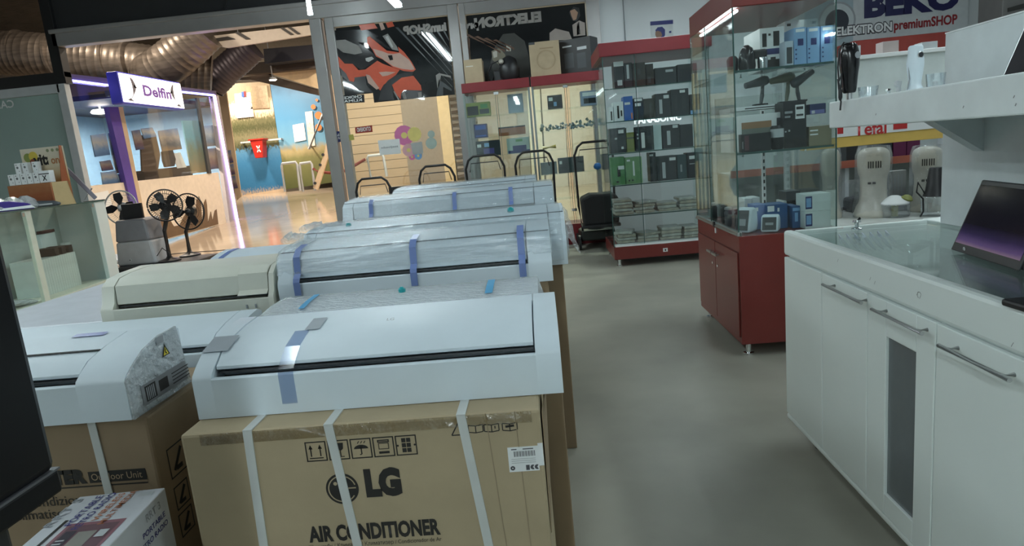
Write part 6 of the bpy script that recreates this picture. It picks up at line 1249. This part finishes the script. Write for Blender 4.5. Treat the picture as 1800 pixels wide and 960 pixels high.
MB().box(-.24,.08,.13,.21,.26,.384).build('inner_step', PAPER, vt)
t = thing('sample_box','larger white sample box with a black print at the right of the display carton','box',vl(.19,.06,.262)); MB().box(-.06,.06,-.04,.04,0,.13).build('box_body',PAPER,t,bevel=.003)
d = Draw((-.06,-.04,0),(1,0,0),(0,0,1)); d.m(0).rect(.0,.09,.12,.10).line(.04,.02,.08,.08,.01).line(.08,.02,.04,.08,.01); d.build('print',[INK],t,world=False)
# tilted tablet screen seen from its edge
a,b = A(64+52,296,Y=7.75), A(170,347,Y=7.75)
t = thing('tilted_screen','thin grey screen leaning on its stand at the far end of the left counter','screen',lp(LL-.15,.25,LZ))
mid = b-_base[t.name].translation; top = a-_base[t.name].translation
mid.z = .012
MB().obox(mid+Vector((0,-.05,0)),(top-mid),Vector((-.20,.29,0)),Vector((.03,.02,.03))).build('screen_body', pm('slate_violet',(.20,.20,.26),.35), t, bevel=.006)
MB().tube([mid+(top-mid)*.35+Vector((0,.1,0)),Vector((mid.x-.30,.1,.0)),Vector((mid.x-.05,.15,.0))],.008,8).build('stand', STEEL, t, smooth=50)
for k,(x,lb,mt,w_) in enumerate(((.55,'long dark grey handset lying on the left counter',pm('handset_grey',(.07,.08,.09),.3),.5),(-.1,'violet and white boxed iron lying on the left counter',pm('deep_violet',(.05,.03,.22),.3),.5))):
    pxx = (75,20)[k]; xx = lx(pxx,362,.08)
    c = lp(xx,.09,LZ); t = thing(('handset','boxed_iron')[k],lb,('handset','iron')[k],c,rz=math.atan2(u.y,u.x)-.9)
    if k == 0:
        MB().prism([(-.17,0,.0),(.17,0,.0),(.19,0,.03),(.12,0,.06),(-.05,0,.075),(-.15,0,.05)],(0,.09,0)).build('body',mt,t,bevel=.02,smooth=40); MB().box(-.02,.1,-.003,.0,.02,.035).build('chrome_strip',STEEL,t)
    else:
        MB().prism([(-.22,-.02,.0),(.20,-.02,.0),(.16,-.02,.06),(.0,-.02,.10),(-.20,-.02,.10)],(0,.14,0)).build('body',mt,t,bevel=.015); MB().prism([(-.2,-.025,.012),(.2,-.025,.012),(.17,-.025,.04),(-.2,-.025,.03)],(0,.004,0)).build('white_band',PAPER,t)
xx = lx(12,350,.12)
for k in range(3):
    c = lp(xx+.22*k,.22,LZ); t = thing('bagged_part',('crumpled clear bag at the left end of the counter top','second crumpled clear bag on the counter top','third crumpled clear bag on the counter top')[k],'bag',c,rz=k*.7,group='clear bags on the left counter top'); MB().lathe([(.10,0),(.13,.03),(.09,.10),(.03,.14)],(0,0,0),9).build('bag',FILM2,t)
# ------------------------------------------------------------------ air purifier, fans and plinth by the entrance
PYY = 9.0
pa,pb = A(207,470,Y=PYY),A(276,463,Y=PYY); ptop = A(240,385,Y=PYY).z; w_ = (pb.x-pa.x)
zb = A(240,466,Y=PYY).z
pl = thing('low_plinth','low black plinth carrying the fans by the entrance','plinth',((A(222,465,Y=PYY).x+A(350,458,Y=PYY).x)/2,PYY+.2,0))
MB().box(A(200,465,Y=PYY).x,A(352,458,Y=PYY).x,PYY-.15,PYY+.6,0,zb).build('plinth_body', BLACK, pl, world=True, bevel=.01)
MB().box(A(200,465,Y=PYY).x,A(352,458,Y=PYY).x,PYY-.16,PYY-.15,zb-.03,zb).build('edge_strip', DARK, pl, world=True)
ap = thing('air_purifier','tapered grey and white air purifier beside the black fans','air purifier',((pa.x+pb.x)/2,PYY+.15,zb))
h = ptop-zb
MB().prism([(-w_*.50,-.15,0),(w_*.50,-.15,0),(w_*.44,-.15,h*.52),(-w_*.44,-.15,h*.52)],(0,.4,0)).build('lower_body', pm('pale_silver',(.50,.52,.55),.4), ap, bevel=.03)
MB().prism([(-w_*.44,-.15,h*.52),(w_*.44,-.15,h*.52),(w_*.36,-.12,h),(-w_*.38,-.12,h)],(0,.4,0)).build('upper_body', pm('mid_silver',(.24,.25,.28),.4), ap, bevel=.03)
MB().lathe([(.02,0),(.02,.006)],(-w_*.15,-.15,h*.12),14,(0,-1,0)).m(1).lathe([(.008,.006),(.008,.008)],(-w_*.15,-.15,h*.12),10,(0,-1,0)).build('dial',[LGREY,BLACK],ap)
t = thing('black_panel','flat black panel standing on the air purifier','panel',((pa.x+pb.x)/2-.04,PYY+.2,ptop)); a,b = A(203,384,Y=PYY),A(240,356,Y=PYY)
MB().box(-.16,.14,0,.04,.0,b.z-a.z+.02).build('panel_body', BLACK, t, bevel=.006)
def fan(label, hx,hy, bx_,by, r_px, Y, cage=True, tilt=0, mat=BLACK, blades=5, z0=None):
    c = A(hx,hy,Y=Y); b = A(bx_,by,Y=Y+.05); r = r_px*Y/1145; z0 = zb if z0 is None else z0
    t = thing('pedestal_fan',label,'fan',(b.x,b.y,z0),group='pedestal fans by the entrance'); c = c-Vector((b.x,b.y,z0))
    ax = Vector((math.sin(tilt),-math.cos(tilt),.08)).normalized(); s_,t_ = aim(ax)
    MB().lathe([(.15,0),(.15,.02),(.05,.05),(.03,.08)],(0,0,0),24).build('base', mat, t, smooth=40)
    MB().tube([(0,0,.05),(0,0,c.z*.55),(c.x*.6,c.y*.5+.1,c.z-.08),(c.x,c.y+.10,c.z-.02)],[.034,.028,.034,.04],10).build('pole', mat, t, smooth=50)
    MB().lathe([(.03,-.14),(.075,-.10),(.08,-.03),(.04,.0)],c,16,ax).build('motor', mat, t, smooth=50)
    mb = MB()
    for k in range(blades):
        a = 2*math.pi*k/blades; ring_ = []
        for (rr_,da,of) in ((.16,-.25,.015),(.55,-.55,.05),(.88,-.35,.05),(.92,.10,.0),(.6,.35,-.03),(.2,.3,-.015)):
            ring_.append(c+ax*(of*r*1.6+.01)+(s_*math.cos(a+da)+t_*math.sin(a+da))*r*rr_)
        mb.prism(ring_, ax*.006)
    mb.build('blades', pm('fan_blade_black',(.02,.02,.022),.3), t)
    MB().lathe([(.16*r,.0),(.14*r,.04),(.05*r,.055)],c,16,ax).build('hub', mat, t, smooth=50)
    if cage is not None:
        cg = MB(); nw = 44
        for sg_ in ((1,-1) if cage else (-1,)):
            for k in range(nw):
                a = 2*math.pi*k/nw; dirv = s_*math.cos(a)+t_*math.sin(a)
                cg.tube([c+ax*(sg_*.085)+dirv*r*.14,c+ax*(sg_*.08)+dirv*r*.6,c+ax*(sg_*.05)+dirv*r*.92,c+dirv*r],.0022,4,caps=False)
            for q in (.14,.45,.75): cg.tube([c+ax*(sg_*(.085-.03*q*q))+(s_*math.cos(2*math.pi*k/28)+t_*math.sin(2*math.pi*k/28))*r*q for k in range(28)],.003,4,True)
        cg.tube([c+(s_*math.cos(2*math.pi*k/40)+t_*math.sin(2*math.pi*k/40))*r for k in range(40)],.011,6,True)
        cg.build('cage', mat, t)
    return t
fan('black pedestal fan with a full wire cage, left of two by the entrance',290,361,298,452,28,PYY+.05,True,.5)
fan('black pedestal fan without front guard, right of two by the entrance',331,372,335,452,32,PYY+.50,False,-.15,blades=3)
fan('pale wire fan whose ring shows behind the left counter',213,365,216,452,30,PYY+.45,False,0,LGREY,4)
o = MB().tube([A(276,450,Y=PYY),A(285,436,Y=PYY),A(300,447,Y=PYY),A(330,444,Y=PYY+.2),A(380,441,Y=PYY+.6),A(420,437,Y=PYY+1)],.006,6).build('cable',BLACK,smooth=50); tag(o,'thin black cable running right from the fans','cable')
for p_ in o.data.vertices: p_.co.z = max(p_.co.z,.006)
# ------------------------------------------------------------------ near left: black tower and the retro radio box
TY = .42
tx = A(52,610,Y=TY+.42).x; tz = A(113,856,Y=TY+.42).z
tw_ = thing('appliance_tower','tall black tower shaped appliance at the left edge of the picture','appliance',(tx-.25,TY+.2,0))
MB().box(tx-.55,tx,TY,TY+.42,tz+.03,1.9).build('body', pm('tower_black',(.012,.012,.013),.3,spec=.15), tw_, world=True, bevel=.012)
lip = [(tx-.55,TY+.05,0)]+[(tx-.55+.55*k/10,TY-.02*math.sin(math.pi*(.15+.8*k/10)),0) for k in range(11)]+[(tx,TY+.42,0),(tx-.55,TY+.42,0)]
MB().prism([(x,y,tz-.005) for x,y,_ in lip],(0,0,.034)).build('lower_band', pm('tower_band',(.012,.012,.013),.35,spec=.15), tw_, world=True, bevel=.004)
MB().box(tx-.55,tx+.0015,TY-.001,TY+.421,tz+.0285,tz+.0315).build('seam_highlight', pm('tower_highlight',(.10,.10,.11),.35), tw_, world=True)  # lighter strip stands in for the highlight along the band's seam
MB().box(tx-.50,tx-.035,TY+.03,TY+.36,0,tz-.004).build('pedestal', BLACK, tw_, world=True, bevel=.008)
MB().box(tx-.30,tx-.045,TY+.026,TY+.03,.1,tz-.06).build('pedestal_panel', pm('warm_grey_panel',(.085,.08,.09),.4), tw_, world=True)
# radio box: seen corner on
RZ = .62
c0 = A(290,857,Z=RZ); c1 = A(140,873,Z=RZ); c2 = A(215,962,Z=RZ)
e1 = (c1-c0); e2 = (c2-c0); e2 = e2-e1*(e2.dot(e1)/e1.dot(e1)); e2 = e2.normalized()*.34; e1 = e1.normalized()*max(.22,e1.length)
rb_ = thing('radio_box','white retro radio carton at the bottom left corner','box',c0+e1*.5+e2*.5-Vector((0,0,.17)),rz=0)
hR = .17; base = c0-Vector((0,0,hR))
MB().obox(base,e1,e2,Vector((0,0,hR))).build('box_body', pm('box_white',(.62,.64,.68),.45), rb_, world=True, bevel=.003)
U = e2.normalized(); V = e1.normalized(); L1,L2 = e1.length,e2.length
if V.cross(U).z < 0: pass
dt = Draw(c0,-U,V if (-U).cross(V).z > 0 else -V,.001)
sg_ = 1 if (-U).cross(V).z > 0 else -1
def R2(a,b): return (-a*L2, sg_*b*L1)        # a along e2, b along e1 (fractions)
def rq(dr,a0,b0,a1,b1): dr.poly(R2(a0,b0),R2(a1,b0),R2(a1,b1),R2(a0,b1))
RAD = pm('radio_rose',(.30,.13,.16),.4); 
dt.m(0); rq(dt,.42,.10,.98,.72); dt.up().m(1); rq(dt,.46,.14,.98,.68); dt.up().m(2); rq(dt,.55,.30,.97,.50); dt.m(3); rq(dt,.53,.53,.97,.65); dt.up().m(4); rq(dt,.55,.17,.64,.27); 
for k in range(8): dt.up(.0001); rq(dt,.64+.04*k,.56,.655+.04*k,.65)
du2 = Draw(c0,-U,V if sg_ > 0 else -V,.001); rq(du2,.36,.78,.98,.82); du2.build('colour_bar',INK,rb_)
du2 = Draw(c0,-U,V if sg_ > 0 else -V,.001); rq(du2,.05,.08,.11,.24); du2.build('code_patch',LGREY,rb_)
dt.build('radio_picture',[RAD,pm('radio_dark_rose',(.16,.08,.10),.4),pm('speaker_cloth',(.28,.27,.24),.6),pm('radio_dark',(.05,.04,.06),.4),LGREY],rb_)
def rt(s,a,b,size,mt,wd=None): 
    P = c0+U*(a*L2)+V*(b*L1)+Vector((0,0,.0018)); return text(s,P,-V*1.0,(-U).normalized() if False else -U,size,mt,rb_,width=wd)
def rtext(s,a,b,wd,size,mt):
    # reads along the box's long side, as on the photo from lower left to upper right
    P = c0+U*(a*L2)+V*(b*L1)+Vector((0,0,.0018)); rd = -U; upv = V if rd.cross(V).z > 0 else -V
    return text(s,P,rd,upv,size,mt,rb_,width=wd,bold=.01)
RN = pm('radio_navy',(.05,.05,.22),.5); RO = pm('radio_orange',(.50,.17,.07),.5); RG = pm('radio_grey_letters',(.35,.37,.40),.5)
rtext('RRT 3',.24,.90,.13,.022,RG); rtext('PORTABLE',.24,.68,.14,.018,RN); rtext('RETRO RADIO',.26,.55,.17,.018,RN); rtext('WIRELESS',.22,.43,.13,.016,RO); rtext('MULTIMEDIA',.24,.31,.16,.016,RO)
# lettering on the right hand side
sd = -e1.normalized(); 
def stext(s,a,z,wd,size,mt): 
    P = base+U*(a*L2)+Vector((0,0,z))+sd*.0015; rd = -U if (-U).cross(Vector((0,0,1))).dot(sd) > 0 else U
    return text(s,P,rd,(0,0,1),size,mt,rb_,width=wd,bold=.01)
stext('RRT 3',.22,.135,.07,.020,RG); stext('PORTABLE',.24,.105,.11,.014,RN); stext('RETRO RADIO',.27,.08,.14,.014,RN)
cx_ = rb_.location.x; cy2 = rb_.location.y
sp = thing('cardboard_box','plain carton beneath the retro radio carton','box',(cx_,cy2,0)); ob_ = (e1*.8,e2*.8)
MB().obox(Vector((cx_,cy2,0))-ob_[0]*.5-ob_[1]*.5,ob_[0],ob_[1],Vector((0,0,RZ-hR))).build('box_body',CARD_D,sp,world=True,bevel=.004)
